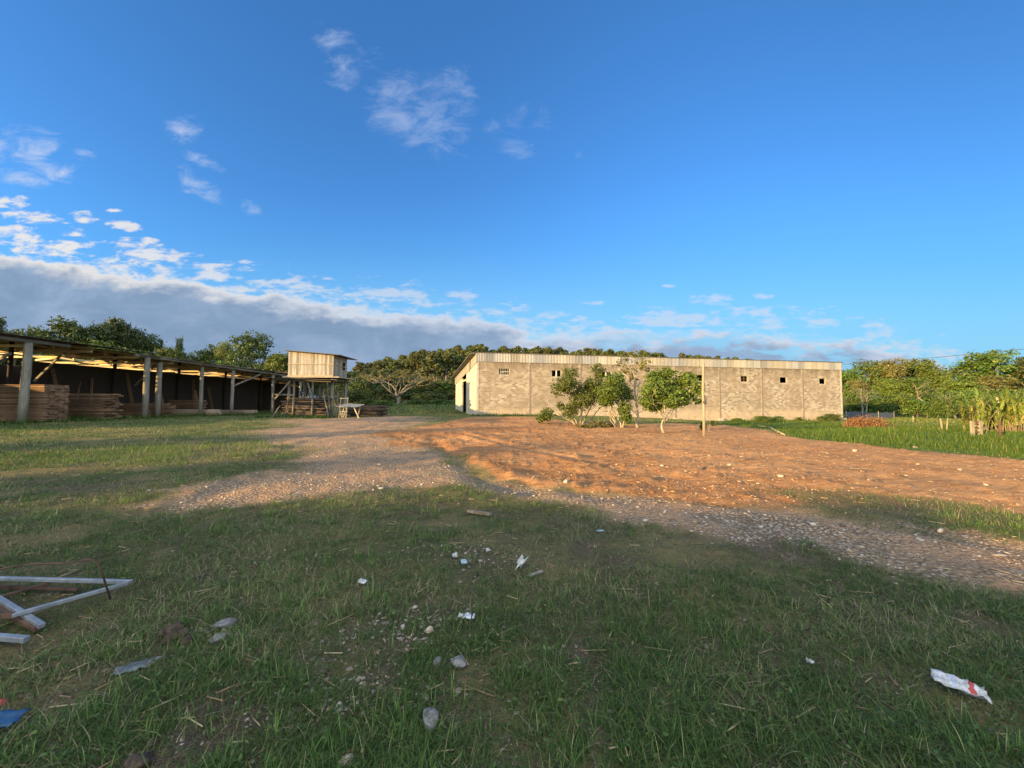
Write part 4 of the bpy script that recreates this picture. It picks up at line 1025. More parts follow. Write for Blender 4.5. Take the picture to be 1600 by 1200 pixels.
bush('bush', 940, 668, [(940, 668, 938, 662), (945, 668, 948, 662)], [(935, 664, 16, 4), (915, 667, 14, 3), (955, 666, 10, 4)], 1500, 'flat tangle of dry weeds under the joined bushes', seed=18, mat='olive', thick=.012)
# weeds along the foot of the warehouse wall
for i, (px, D, w, h, lab) in enumerate([(1190, 44, 1.4, .9, 'rounded weed bush at the foot of the warehouse wall'), (1212, 45, 1.2, .8, 0), (1150, 44, 1.0, .5, 0), (1300, 47, 1.5, 1.1, 0), (1286, 46, 1.0, .8, 0), (790, 41.5, .5, .25, 0), (815, 41.6, .6, .2, 0), (870, 42.3, .5, .3, 0), (1250, 46, .9, .6, 0)]):
    x = (px - 800) / F * D; ms = T['shrub', i % 3]
    tree('weed_bush', ms, x, D, w / 4.2, i * 1.3, 'rounded weed bush growing at the foot of the warehouse wall', 'bush', 'weed bushes at the warehouse wall', h / 5.4)

# ------------------------------------------------------------------ pole, stakes, cane, brush, wires
g = G(1100, 681); kD = g.y / F
pole = empty('wooden_pole', g, 0, 'bleached wooden pole standing in the red earth before the warehouse', 'pole')
hp = (681 - 566) * kD
MB().tube([(0, 0, -.2), (.01, 0, hp * .3), (-.01, 0, hp * .6), (.02, 0, hp * .85), (.03, 0, hp)], [.064, .062, .058, .054, .05], 10).build('shaft', M['pole_wood'], pole, True)
MB().tube([(.055, -.05, hp * .42), (.07, -.08, hp * .5), (.05, -.06, hp * .55)], [.03, .045, .02], 7).build('insulator', M['steel_dark'], pole, True)
MB().tube([(.03, -.062, hp * .44), (.03, -.07, hp * .47)], [.075, .075], 8).build('strap', M['netting'], pole, True)
def stake(px, py, hpx, w, mat, lab, lean=0.0, name='stake'):
    g = G(px, py); k = g.y / F; h = hpx * k
    o = MB().tube([(0, 0, -.1), (lean * h * .5, 0, h * .5), (lean * h, 0, h)], [w, w, w * .85], 7).build(name, mat, None, True); o.location = g
    tag(o, lab, 'stake'); return o
stake(1563, 684, 26, .055, M['rust'], 'reddish brown stake in front of the cane', .02)
stake(1473, 673, 20, .05, M['pole_wood'], 'pale cut stake, left of a pair standing in the grass', -.15); stake(1479, 673, 20, .04, M['pole_wood'], 'pale cut stake, right of a pair standing in the grass', .12)
stake(1427, 660, 10, .06, M['pole_wood'], 'short pale stake standing in the middle of the pasture'); stake(1348, 652, 9, .07, M['pole_wood'], 'pale stake poking out of the brush pile')
g = G(1526, 681); k = g.y / F
wf = empty('wooden_stand', g, .1, 'small ladder-like stand of two pale boards with rungs in the grass before the cane', 'stand')
for x in (-7 * k, 7 * k): MB().box(x - .09, -.04, -.1, x + .09, .04, 23 * k).build('upright', M['pole_wood'], wf, bevel=.01)
for z in (5, 11, 17, 21): MB().box(-5 * k, -.03, z * k, 5 * k, .03, z * k + .07).build('rung', M['rust'], wf)
# cane
CANE = leaf_mat('cane_leaves', (.12, .18, .03), (.24, .29, .06), (.38, .32, .15), .4)
def cane_mesh(seed):
    r = np.random.default_rng(seed); m = MB(); V = []; Q = []; nv = 0
    for i in range(7):
        b = r.normal(size=2) * .22; lean = r.normal(size=2) * .12; h = r.uniform(1.3, 1.9)
        m.tube([(b[0], b[1], -.05), (b[0] + lean[0] * .5, b[1] + lean[1] * .5, h * .45), (b[0] + lean[0], b[1] + lean[1], h * .8)], [.016, .014, .01], 5)
        for j in range(13):
            s = np.array([b[0] + lean[0] * j / 11, b[1] + lean[1] * j / 11, h * (.3 + .7 * j / 11)]); a = r.uniform(0, 6.28); L = r.uniform(.7, 1.25); d = np.array([math.cos(a), math.sin(a), 0]); sd2 = np.array([-d[1], d[0], 0]) * .042
            for q in range(5):
                t_ = q / 4; c = s + d * L * (.12 * t_ + .5 * t_ * t_) + np.array([0, 0, L * (1.0 * t_ - .75 * t_ ** 2.4)]); wv = (1 - t_ ** 2) + .05
                V += [c - sd2 * wv, c + sd2 * wv]
            for q in range(4): Q.append((nv + 2 * q, nv + 2 * q + 1, nv + 2 * q + 3, nv + 2 * q + 2))
            nv += 10
    V = np.array(V)
    return m.mesh('stalks', M['pole_wood'], True), npmesh('leaves', V, [np.array(Q)], CANE, np.repeat(r.uniform(0, 1, len(V) // 10), 10))
CM = [cane_mesh(80 + i) for i in range(4)]
for i in range(95):
    f = random.random(); D = random.uniform(22.5, 32); px0 = 1500 + (D - 22) * 2; px = random.uniform(px0, 1790) if i > 14 else random.uniform(px0 - 4, 1600)
    if i <= 14: D = random.uniform(22.2, 24)
    x = (px - 800) / F * D
    s = random.uniform(.85, 1.15) * (.82 if px < 1540 else 1.0)
    o = empty('sugar_cane', (x, D, gz1(x, D)), random.uniform(0, 6.28), 'tall clump of sugar cane with arching leaves in the stand at the right edge', 'cane', 'clumps of sugar cane'); o.scale = (s,) * 3
    a, b = random.choice(CM); link('stalks', a, o); link('leaves', b, o)
# brush pile
g = G(1352, 668); r_ = np.random.default_rng(3); m = MB()
for i in range(260):
    a = r_.uniform(0, 6.28); q = math.sqrt(r_.random()); x = math.cos(a) * q * 1.9; y = math.sin(a) * q * 1.1; z = max(0, (1 - q * q)) * 1.15 * r_.random() + .03
    d = norm(r_.normal(size=3) * np.array([1, 1, .45])) * r_.uniform(.3, .8); c = np.array([x, y, z])
    m.tube([tuple(c - d * .5), tuple(c + d * .1 + r_.normal(size=3) * .06), tuple(c + d * .5)], [.022, .018, .008], 4, False)
bp = empty('brush_pile', g, 0, 'reddish brown pile of dead branches on the grass right of the warehouse', 'brush pile')
m.build('branches', wood_mat('dead_branch', (.16, .075, .035), (.30, .16, .08), 2, .1), bp)
link('dry_leaves', crown_mesh('dry_leaves', [(0, 0, .35, 1.7, .5), (-.6, 0, .5, .9, .45), (.7, .1, .4, .9, .4)], 2200, .07, leaf_mat('dry_leaves', (.16, .07, .03), (.30, .16, .07), None, .2), 9, .2), bp)
# dark netting fence
for (pa, pb, D0, D1) in ((1321, 1396, 56, 60),):
    a = at(pa, 640, D0); b = at(pb, 640, D1); m = MB(); n = 24
    za, zb = gz1(a.x, a.y), gz1(b.x, b.y)
    nf = empty('netting_fence', (a.x, a.y, za), 0, 'low dark shade netting strung right of the warehouse corner', 'fence')
    for i in range(n):
        def pt(f, top): return (((b.x - a.x) * f), (b.y - a.y) * f, (zb - za) * f + (1.0 + .10 * math.sin(f * 9) - .35 * max(0, f - .6) if top else -.1))
        f0, f1 = i / n, (i + 1) / n; p, q, u, v = pt(f0, 0), pt(f1, 0), pt(f1, 1), pt(f0, 1)
        off = lambda w: (w[0], w[1] + .02, w[2]); m.hexa([p, q, off(q), off(p), v, u, off(u), off(v)])
    m.build('netting', M['netting'], nf)
    for f in (0, .33, .66, 1): MB().tube([((b.x - a.x) * f, (b.y - a.y) * f - .06, (zb - za) * f - .2), ((b.x - a.x) * f, (b.y - a.y) * f - .06, (zb - za) * f + 1.2)], .05, 6).build('post', M['post'], nf, True)
# overhead wires
def wire(a, b, sag, r, lab):
    a, b = Vector(a), Vector(b); pts = [a.lerp(b, i / 24) - Vector((0, 0, sag * 4 * (i / 24) * (1 - i / 24))) for i in range(25)]
    tag(MB().tube(pts, r, 5).build('power_line', M['steel_dark'], None, True), lab, 'power line')
wire(at(1700, 535, 36), at(1240, 573, 74), .35, .03, 'black overhead power line rising to the right edge above the pasture trees')
wire(at(700, 577, 78), at(560, 575, 78), .3, .025, 'thin overhead wire crossing in front of the pine hillside')

# ------------------------------------------------------------------ grass, stones: what nobody could count
rg = np.random.default_rng(21)
def blades(x, y, h, w, bend, var, name, mat, label, seg=3, lean_jit=1.0):
    n = len(x); z = gz(x, y) - .008
    a = rg.uniform(0, 2 * np.pi, n); d = np.stack([np.cos(a), np.sin(a), np.zeros(n)], -1); s = np.stack([-d[:, 1], d[:, 0], np.zeros(n)], -1)
    base = np.stack([x, y, z], -1); L = []
    for i in range(seg):
        t_ = i / seg
        c = base + d * (bend * h * t_ ** 1.7)[:, None]; c[:, 2] += h * (t_ - bend * .38 * t_ ** 2.2)
        wv = (w * (1 - t_ ** 1.6) * .5)[:, None]
        L += [c - s * wv, c + s * wv]
    c = base + d * (bend * h)[:, None]; c[:, 2] += h * (1 - bend * .38); L.append(c)
    k = 2 * seg + 1; V = np.stack(L, 1).reshape(-1, 3); o = np.arange(n) * k
    Q = [np.stack([o + 2 * i, o + 2 * i + 1, o + 2 * i + 3, o + 2 * i + 2], -1) for i in range(seg - 1)]
    tri = np.stack([o + 2 * seg - 2, o + 2 * seg - 1, o + 2 * seg], -1)
    me = npmesh(name, V, [np.concatenate(Q), tri], mat, np.repeat(var, k))
    return tag(link(name, me), label, None, None, 'stuff')
GR = leaf_mat('grass_blades', (.028, .078, .016), (.165, .27, .055), (.38, .33, .18), .35)
GW = leaf_mat('weed_leaves', (.05, .10, .03), (.12, .19, .05), (.22, .22, .08), .3)
GT = leaf_mat('dead_thatch', (.05, .04, .026), (.20, .165, .10), (.34, .29, .19), .15)
GP = leaf_mat('pasture_blades', (.06, .13, .015), (.15, .24, .035), (.30, .29, .10), .4)
def tufts(n, D0, D1, amax, power=0.0, per=6, spread=.03):
    """points thickening toward the camera, in little tufts"""
    u = rg.random(n); D = (D0 ** (1 - power) + u * (D1 ** (1 - power) - D0 ** (1 - power))) ** (1 / (1 - power))
    a = rg.uniform(-amax, amax, n); x = np.tan(a * .0 + rg.uniform(-1, 1, n) * math.tan(amax)) * 0 + rg.uniform(-1, 1, n) * math.tan(amax) * D; y = D
    x = np.repeat(x, per); y = np.repeat(y, per); s = spread * np.maximum(1, np.repeat(D, per) / 6)
    return x + rg.normal(size=len(x)) * s, y + rg.normal(size=len(y)) * s
BARE = lpoly([(700, 845), (900, 850), (1080, 830), (1200, 840), (1300, 880), (1200, 905), (1060, 895), (900, 900), (760, 905)])
def cover(x, y, f=.9):
    d, g, p, yl = masks(x, y); a, b = lp(x, y)
    patch = fbm(a, b, 1.1, 4, 31.0) * .6 + fbm(x, y, .5, 3, 33.0) * .4
    bare = smooth(poly_d(a, b, BARE), -.4, .5)
    return np.clip((1 - d * 1.05 - g * 1.02 - bare * .9) * smooth(patch, .34, .55) * f + .17 * (1 - d) * (1 - g), 0, 1), d, g, p, yl, patch
# short creeping turf near the camera
x, y = tufts(62000, .9, 11, R(60), .55, 7, .032)
cv_, d_, g_, p_, yl_, pt_ = cover(x, y)
k = rg.random(len(x)) < cv_; x, y, pt_, yl_ = x[k], y[k], pt_[k], yl_[k]; r0 = np.hypot(x, y)
n = len(x); h = rg.gamma(4.0, .0135, n) * (.55 + 1.0 * pt_); var = np.clip(rg.uniform(0, .78, n) + .25 * (yl_ - .2), 0, .8); dry = rg.random(n) < (.06 + .34 * smooth(fbm(x, y, 1.3, 3, 41.0), .5, .7) + .18 * yl_); var[dry] = rg.uniform(.85, 1, dry.sum())
blades(x, y, h, np.maximum(.0042, r0 * .00062) * rg.uniform(.7, 1.3, n), rg.uniform(.4, 1.7, n), var, 'turf_grass', GR, 'short tangled turf grass covering the yard')
# matted dead thatch between the living blades
x, y = tufts(13000, .9, 10, R(60), .6, 6, .04); cv_, d_, g_, p_, yl_, pt_ = cover(x, y)
k = rg.random(len(x)) < np.clip(1 - d_ * 1.1 - g_ * .95, 0, 1) * (.35 + .65 * smooth(fbm(x, y, .8, 3, 44.0), .35, .6)); x, y = x[k], y[k]; n = len(x)
blades(x, y, rg.gamma(4, .010, n), np.maximum(.0032, np.hypot(x, y) * .0005) * rg.uniform(.6, 1.3, n), rg.uniform(1.2, 2.4, n), rg.uniform(0, 1, n), 'thatch', GT, 'matted dead grass lying between the living blades', 3)
# taller tufts
x, y = tufts(1500, 1.2, 14, R(60), .5, 26, .05)
cv_, d_, g_, p_, yl_, pt_ = cover(x, y)
keep = np.repeat(rg.random(1500) < .9, 26) & (rg.random(len(x)) < cv_) & (np.repeat(fbm(x[::26], y[::26], 1.6, 3, 51.0), 26) > .49)
x, y, yl_ = x[keep], y[keep], yl_[keep]; n = len(x); r0 = np.hypot(x, y); h = rg.gamma(6, .014, n) * (1 + .2 * yl_)
var = np.clip(rg.uniform(.1, .85, n), 0, .84); dry = rg.random(n) < .12; var[dry] = .9
blades(x, y, h, np.maximum(.005, r0 * .00065) * rg.uniform(.7, 1.3, n), rg.uniform(.1, .7, n), var, 'tall_grass', GR, 'taller grass tufts standing out of the turf', 4)
# middle distance
x, y = tufts(46000, 9, 48, R(57), .6, 5, .07)
cv_, d_, g_, p_, yl_, pt_ = cover(x, y)
k = (rg.random(len(x)) < cv_ * (1 - p_)) & ~((x > -3.5) & (y > 41.5)); x, y, yl_ = x[k], y[k], yl_[k]; n = len(x); r0 = np.hypot(x, y)
pz = fbm(x, y, 4.0, 4, 91.0); h = rg.gamma(5, .016, n) * (.5 + pz) * (1 + .9 * yl_); var = np.clip(rg.uniform(0, .7, n) + .3 * yl_ + .5 * (pz - .5), 0, .84); dry = rg.random(n) < .05 + .5 * smooth(fbm(x, y, 2.5, 3, 93.0), .5, .7); var[dry] = rg.uniform(.86, 1, dry.sum())
blades(x, y, h, r0 * .00075 * rg.uniform(.7, 1.3, n), rg.uniform(.2, 1.0, n), var, 'yard_grass', GR, 'thin grass over the far yard before the shed', 2)
# pasture beyond the red earth
x, y = tufts(50000, 8, 75, R(57), .75, 5, .08)
cv_, d_, g_, p_, yl_, pt_ = cover(x, y)
fx_, fy_ = wl_np = ((x - c0.x) * ux.x + (y - c0.y) * ux.y, -(x - c0.x) * ux.y + (y - c0.y) * ux.x)
k = (x > 4) & (p_ > .15) & (d_ < .4) & ((fy_ < -.1) | (fx_ > LEN + .2)); x, y = x[k], y[k]; n = len(x); r0 = np.hypot(x, y)
lump = smooth(fbm(x, y, 3.0, 3, 61.0), .35, .65); far = smooth(y, 34, 44)
h = rg.gamma(6, .026, n) * (.5 + 1.1 * lump); var = np.clip(rg.uniform(0, .75, n) * (.4 + .8 * lump), 0, .8); dry = rg.random(n) < .06 + .5 * far * smooth(x, 30, 40); var[dry] = rg.uniform(.86, 1, dry.sum())
blades(x, y, h, r0 * .00095 * rg.uniform(.7, 1.3, n), rg.uniform(.2, .9, n), var, 'pasture_grass', GP, 'lush green pasture grass beyond the red earth', 2)
# rank grass at the foot of the shed and in the clearing behind
bx = [rg.uniform(-33.5, -30.6, 5000), rg.uniform(-22.5, -4.5, 5000), rg.uniform(-36, -32, 1500), rg.uniform(-4.5, 18, 2200), rg.uniform(-24, -17, 900)]
by = [rg.uniform(22, 52, 5000), rg.uniform(48, 74, 5000), rg.uniform(27.3, 29, 1500), np.zeros(2200), rg.uniform(35.0, 35.7, 900)]
by[3] = c0.y - .35 + (bx[3] - c0.x) * ux.y / ux.x - rg.uniform(0, .7, 2200) ** 2
x = np.concatenate(bx); y = np.concatenate(by); kk = ~((y > 41.7 + (x - c0.x) * -3.3) & (x > -8.8) & (y > 43)); x, y = x[kk], y[kk]; n = len(x)
blades(x, y, rg.gamma(6, .045, n), np.hypot(x, y) * .0013, rg.uniform(.2, .8, n), rg.uniform(0, .85, n), 'rank_grass', GR, 'rank grass along the foot of the shed, the clearing and the warehouse wall', 2)

def rocks(x, y, size, name, mat, label, sink=.3, flat=.65):
    n = len(x); r = np.random.default_rng(int(len(x)))
    ico = np.array([(0, 0, 1), (.894, 0, .447), (.276, .851, .447), (-.724, .526, .447), (-.724, -.526, .447), (.276, -.851, .447), (.724, .526, -.447), (-.276, .851, -.447), (-.894, 0, -.447), (-.276, -.851, -.447), (.724, -.526, -.447), (0, 0, -1)])
    fc_ = np.array([(0, 1, 2), (0, 2, 3), (0, 3, 4), (0, 4, 5), (0, 5, 1), (1, 6, 2), (2, 7, 3), (3, 8, 4), (4, 9, 5), (5, 10, 1), (2, 6, 7), (3, 7, 8), (4, 8, 9), (5, 9, 10), (1, 10, 6), (6, 11, 7), (7, 11, 8), (8, 11, 9), (9, 11, 10), (10, 11, 6)])
    v = ico[None] * r.uniform(.6, 1.25, (n, 12, 1)) * np.stack([r.uniform(.7, 1.5, n), r.uniform(.6, 1.1, n), r.uniform(.4, .9, n)], -1)[:, None]
    q = norm(r.normal(size=(n, 3, 3))); q0 = q[:, 0]; q1 = norm(np.cross(q0, q[:, 1])); q2 = np.cross(q0, q1); rot = np.stack([q0, q1, q2], 1)
    tilt = r.random(n) < .4
    ang_ = r.uniform(0, 6.28, n); rz_ = np.zeros((n, 3, 3)); rz_[:, 0, 0] = np.cos(ang_); rz_[:, 0, 1] = -np.sin(ang_); rz_[:, 1, 0] = np.sin(ang_); rz_[:, 1, 1] = np.cos(ang_); rz_[:, 2, 2] = 1
    rot = np.where(tilt[:, None, None], rot, rz_)
    v = np.einsum('nij,nkj->nki', rot, v) * size[:, None, None] * .5; v[:, :, 2] *= flat
    v[:, :, 0] += x[:, None]; v[:, :, 1] += y[:, None]; v[:, :, 2] += (gz(x, y) + size * (.25 - sink * .5))[:, None]
    f = (np.arange(n) * 12)[:, None, None] + fc_[None]
    me = npmesh(name, v.reshape(-1, 3), [f.reshape(-1, 3)], mat, np.repeat(r.random(n), 12))
    return tag(link(name, me), label, None, None, 'stuff')
def stone_mat(name, cols):
    t = NT(name); v = t.attr('var'); c = cols[0]
    for i, q in enumerate(cols[1:]): c = t.mix(t.ramp(v, (i + .6) / len(cols), (i + 1.0) / len(cols)), c, q)
    n = t.noise(t.coord('World'), 40, 4); return t.principled(t.mix(t.ramp(n, .3, .8, 0, .4), c, (.16, .12, .09)), .92, None, 0, .15)
ST = stone_mat('mixed_stones', [(.20, .13, .08), (.30, .22, .155), (.38, .29, .21), (.30, .16, .09), (.48, .40, .31)])
SG = stone_mat('crushed_gravel', [(.13, .11, .10), (.22, .19, .165), (.30, .26, .22), (.24, .16, .11), (.40, .35, .29)])
SR = stone_mat('red_clods', [(.17, .08, .032), (.25, .125, .05), (.31, .17, .075), (.21, .105, .042), (.36, .25, .15)])
SB = stone_mat('brown_crumbs', [(.05, .035, .024), (.09, .065, .045), (.13, .095, .065), (.07, .05, .035), (.22, .19, .15)])
def scatter(n, D0, D1, power, fn):
    u = rg.random(n); D = (D0 ** (1 - power) + u * (D1 ** (1 - power) - D0 ** (1 - power))) ** (1 / (1 - power)); x = rg.uniform(-1, 1, n) * math.tan(R(57)) * D
    k = rg.random(n) < fn(x, D); return x[k], D[k]
x, y = scatter(60000, 5, 32, .8, lambda x, y: masks(x, y)[0] * np.clip(fbm(x, y, 2.2, 3, 71.0) * 1.6 - .35, .05, 1)); s_ = np.clip(rg.lognormal(-3.95, .5, len(x)), .008, .10) * (1 + y * .015)
rocks(x, y, s_, 'earth_clods', SR, 'small clods of red earth over the graded field')
x, y = scatter(24000, 4, 34, .8, lambda x, y: np.clip(masks(x, y)[0] * .5 * smooth(fbm(x, y, 2.6, 3, 75.0), .42, .68) + masks(x, y)[1] * .35, 0, 1)); s_ = np.clip(rg.lognormal(-3.6, .5, len(x)), .012, .10)
rocks(x, y, s_, 'rubble_stones', ST, 'pale rubble stones strewn over earth and gravel', .35, .6)
BAND = lpoly([(780, 760), (900, 768), (1100, 800), (1300, 825), (1600, 855), (2000, 900), (2000, 1030), (1600, 930), (1350, 890), (1100, 850), (900, 800)])
x, y = scatter(60000, 2.2, 26, 1.25, lambda x, y: masks(x, y)[1] * smooth(fbm(x, y, 1.4, 3, 78.0), .3, .6) * (.25 + .5 * smooth(poly_d(*lp(x, y), BAND), -.1, .4))); s_ = np.clip(rg.lognormal(-4.0, .5, len(x)), .010, .08) * (1 + y * .03)
rocks(x, y, s_, 'gravel', SG, 'loose crushed gravel of the track', .3, .7)
x, y = scatter(30000, 1.2, 12, .95, lambda x, y: np.clip(1 - masks(x, y)[0] - masks(x, y)[1], 0, 1) * (1 - .8 * cover(x, y)[0])); s_ = np.clip(rg.lognormal(-4.6, .55, len(x)), .004, .05) * (1 + y * .05)
rocks(x, y, s_, 'soil_crumbs', SB, 'crumbs of brown soil and grit between the grass', .4, .7)
SPOT = [(G(640, 975), .28), (G(665, 980), .2), (G(440, 880), .3), (G(480, 1110), .2), (G(560, 1075), .22), (G(735, 870), .4), (G(350, 985), .12)]
sx_ = np.concatenate([p.x + rg.normal(size=150) * r_ for p, r_ in SPOT]); sy_ = np.concatenate([p.y + rg.normal(size=150) * r_ * .55 for p, r_ in SPOT])
rocks(sx_, sy_, np.clip(rg.lognormal(-4.0, .4, len(sx_)), .008, .05), 'gravel_patches', SG, 'little patches of grey gravel showing through the turf', .3)
# dead straw, twigs and chips lying about
x, y = tufts(1500, 1.4, 16, R(58), .4, 1, 0.0); n = len(x)
m3_ = rg.gamma(3, .012, n) + .008; a = rg.uniform(0, 6.28, n); w_ = np.maximum(.0018, np.hypot(x, y) * .00035)
d_ = np.stack([np.cos(a) * m3_, np.sin(a) * m3_], -1); s2 = np.stack([-np.sin(a) * w_, np.cos(a) * w_], -1)
P_ = [np.stack([x + q[:, 0], y + q[:, 1], gz(x + q[:, 0], y + q[:, 1]) + .018], -1) for q in (-d_ - s2, d_ - s2, d_ + s2, -d_ + s2)]
B_ = [p - np.array([0, 0, .006]) for p in P_]
V = np.stack(P_ + B_, 1).reshape(-1, 3); o = np.arange(n)[:, None] * 8
Q = np.concatenate([o + np.array(q) for q in ((0, 1, 2, 3), (7, 6, 5, 4), (0, 4, 5, 1), (1, 5, 6, 2), (2, 6, 7, 3), (3, 7, 4, 0))])
STR = stone_mat('dry_straw', [(.20, .15, .08), (.32, .25, .14), (.42, .34, .20), (.26, .18, .10)])
tag(link('straw', npmesh('straw', V, [Q], STR, np.repeat(rg.random(n), 8))), 'dead straw and wood chips lying on the ground', None, None, 'stuff')

# small broad-leaved weeds in the turf
x, y = tufts(1500, 1.2, 9, R(60), .5, 9, .035); cv_ = cover(x, y)[0]; k = (rg.random(len(x)) < cv_) & (np.repeat(fbm(x[::9], y[::9], .9, 3, 57.0), 9) > .45); x, y = x[k], y[k]; n = len(x)
cpt = np.stack([x, y, gz(x, y) + rg.uniform(.008, .06, n)], -1)
V, Q = leaf_quads(cpt, norm(rg.normal(size=(n, 3)) * .5 + np.array([0, 0, 1.0])), .014, rg, .5)
tag(link('weeds', npmesh('weeds', V, [Q], GW, np.repeat(rg.uniform(0, .9, n), 4))), 'little broad-leaved weeds growing through the turf', None, None, 'stuff')

# ------------------------------------------------------------------ litter and stones one can point to
def rock(px, py, wpx, mat, lab, flat=.6, seed=0, cat='stone', name='stone', sub=2):
    import bmesh
    g = G(px, py); w = wpx / F * g.y; r = np.random.default_rng(seed + int(px)); bm = bmesh.new(); bmesh.ops.create_icosphere(bm, subdivisions=sub, radius=.5)
    pl = [norm(r.normal(size=3)) for _ in range(7)]; dd = [r.uniform(.28, .42) for _ in pl]
    for v in bm.verts:
        p = np.array(v.co)
        for q, e in zip(pl, dd):
            t_ = p @ q
            if t_ > e: p = p - q * (t_ - e) * .9
        p *= 1 + r.normal() * .075; v.co = Vector((p[0] * w * 1.15, p[1] * w * .95, p[2] * w * flat * 1.15))
    me = bpy.data.meshes.new(name); bm.to_mesh(me); bm.free(); me.materials.append(mat)
    o = link(name, me); o.location = g + Vector((0, 0, w * flat * .28)); o.rotation_euler = (r.uniform(-.2, .2), r.uniform(-.2, .2), r.uniform(0, 6)); return tag(o, lab, cat)
rock(673, 1132, 30, M['rock'], 'largest grey stone lying in the grass at the bottom middle', .7, 1)
rock(541, 1194, 20, M['rock_pale'], 'small pale stone at the lower edge of the photo', .7, 2)
rock(718, 1040, 26, M['rock'], 'rough grey stone half hidden in grass left of the middle', .6, 3)
rock(684, 1036, 16, M['rock'], 'smooth small grey stone beside a rough stone in the grass', .6, 4)
rock(352, 980, 28, M['rock'], 'upper one of two broken grey stones in the left grass', .5, 5); rock(338, 1002, 22, M['rock'], 'lower one of two broken grey stones in the left grass', .5, 6)
rock(218, 1196, 34, M['clod'], 'brown earth-covered stone at the lower left edge', .6, 7); rock(236, 1166, 16, M['clod'], 'little brown stone above the earth-covered one', .7, 8)
for i, (px, py, w) in enumerate([(258, 994, 20), (272, 990, 24), (286, 996, 20), (295, 1004, 20), (268, 1003, 22)]): rock(px, py, w, M['clod'], 'brown clod in the small heap of earth in the left grass', .8, 20 + i, 'clod', 'earth_clod')['group'] = 'clods of the small earth heap'
rock(670, 986, 14, M['board_pale'], 'pinkish brick shard on the gravel patch', .5, 9, 'shard', 'brick_shard')
for i, (px, py, w, lab) in enumerate([(1108, 714, 6, 'pale stone beside the lone pole on the red field'), (884, 760, 12, 'pale chunk at the edge of track and red earth'), (1220, 745, 10, 'whitish block lying in the middle of the red field'), (1140, 727, 9, 'pale flat stone on the red field'),
                                      (1335, 705, 10, 'dark-edged pale stone near the pasture edge'), (1540, 758, 9, 'round pale stone at the right of the red field'), (1430, 700, 8, 'small orange clod on the rim of the red field'), (1500, 735, 8, 'pale pebble on the right slope of the red field')]):
    rock(px, py, w * .7, M['rock_pale'], lab, .6, 40 + i)
M['plastic_white'] = noise_mat('dirty_white_plastic', (.24, .235, .22), (.56, .57, .58), 55, .5, .2, .004)
M['plastic_blue'] = noise_mat('blue_plastic', (.012, .045, .11), (.02, .075, .17), 6, .5, .1)
M['plastic_grey'] = noise_mat('blue_grey_plastic', (.20, .27, .34), (.30, .38, .46), 12, .5, .2)
M['paper_red'] = noise_mat('red_print', (.28, .04, .035), (.42, .08, .07), 20, .6, .1)
M['paper_grey'] = noise_mat('grey_print', (.30, .32, .40), (.45, .48, .55), 20, .6, .1)
M['slate'] = noise_mat('grey_slate', (.06, .07, .08), (.15, .17, .19), 8, .8, .5)
def sheet(px, py, lw, ln_, rz, mat, name, lab, cat, crumple=.012, seed=0, lift=.03, tilt=(0, 0), bands=None):
    """a crumpled hollow packet or torn sheet with two skins"""
    g = G(px, py, lift); r = np.random.default_rng(seed); nx, ny = 10, 7; V = []; Q = []; mi = []
    hz = r.normal(size=(nx, ny)) * crumple; hz[1:-1, 1:-1] = (hz[1:-1, 1:-1] * 2 + hz[:-2, 1:-1] + hz[2:, 1:-1] + hz[1:-1, :-2] + hz[1:-1, 2:]) / 6
    ex = r.normal(size=(nx, ny, 2)) * .035 * lw
    for sgn in (1, -1):
        for i in range(nx):
            for j in range(ny):
                u, v = i / (nx - 1) - .5, j / (ny - 1) - .5; puff = (1 - (2 * u) ** 4) * (1 - (2 * v) ** 4) * crumple * 1.3 + .0015
                V.append((u * ln_ + ex[i, j, 0], v * lw + ex[i, j, 1], hz[i, j] + sgn * puff + abs(v) * crumple * (1.5 if sgn else 1)))
    N = nx * ny
    for i in range(nx - 1):
        for j in range(ny - 1):
            a = i * ny + j; Q.append((a, a + ny, a + ny + 1, a + 1)); Q.append((N + a + 1, N + a + ny + 1, N + a + ny, N + a))
            f = (i + .5) / (nx - 1); k = 0
            for b0, b1, m_ in (bands or []):
                if b0 <= f <= b1: k = m_
            mi += [k, 0]
    for i in range(nx - 1):
        for j in (0, ny - 1):
            a = i * ny + j; q = (a, N + a, N + a + ny, a + ny); Q.append(q if j == 0 else q[::-1]); mi.append(0)
    for j in range(ny - 1):
        for i in (0, nx - 1):
            a = i * ny + j; q = (a, a + 1, N + a + 1, N + a); Q.append(q if i == 0 else q[::-1]); mi.append(0)
    o = link(name, npmesh(name, np.array(V), [np.array(Q)], mat if isinstance(mat, list) else [mat], None, False, mi)); o.location = g; o.rotation_euler = (tilt[0], tilt[1], rz)
    return tag(o, lab, cat)
sheet(1499, 1086, .095, .20, R(-38), [M['plastic_white'], M['paper_red'], M['paper_grey']], 'snack_packet', 'white empty packet with red print lying in the right foreground grass', 'packet', .012, 1, .05, (.25, .1), [(.70, .80, 1), (.30, .42, 2), (.88, .93, 1)])
sheet(813, 888, .060, .066, R(70), M['plastic_white'], 'crumpled_plastic', 'crumpled white plastic scrap standing out on the bare patch', 'plastic scrap', .03, 2, .05, (.5, .2))
sheet(725, 886, .049, .060, R(20), M['plastic_grey'], 'plastic_piece', 'blue-grey plastic piece beside a small white scrap', 'plastic piece', .004, 3, .05, (.45, .1))
sheet(711, 873, .038, .049, R(-10), M['plastic_white'], 'paper_scrap', 'small white paper scrap above the blue-grey plastic piece', 'paper scrap', .014, 4, .03, (.3, 0))
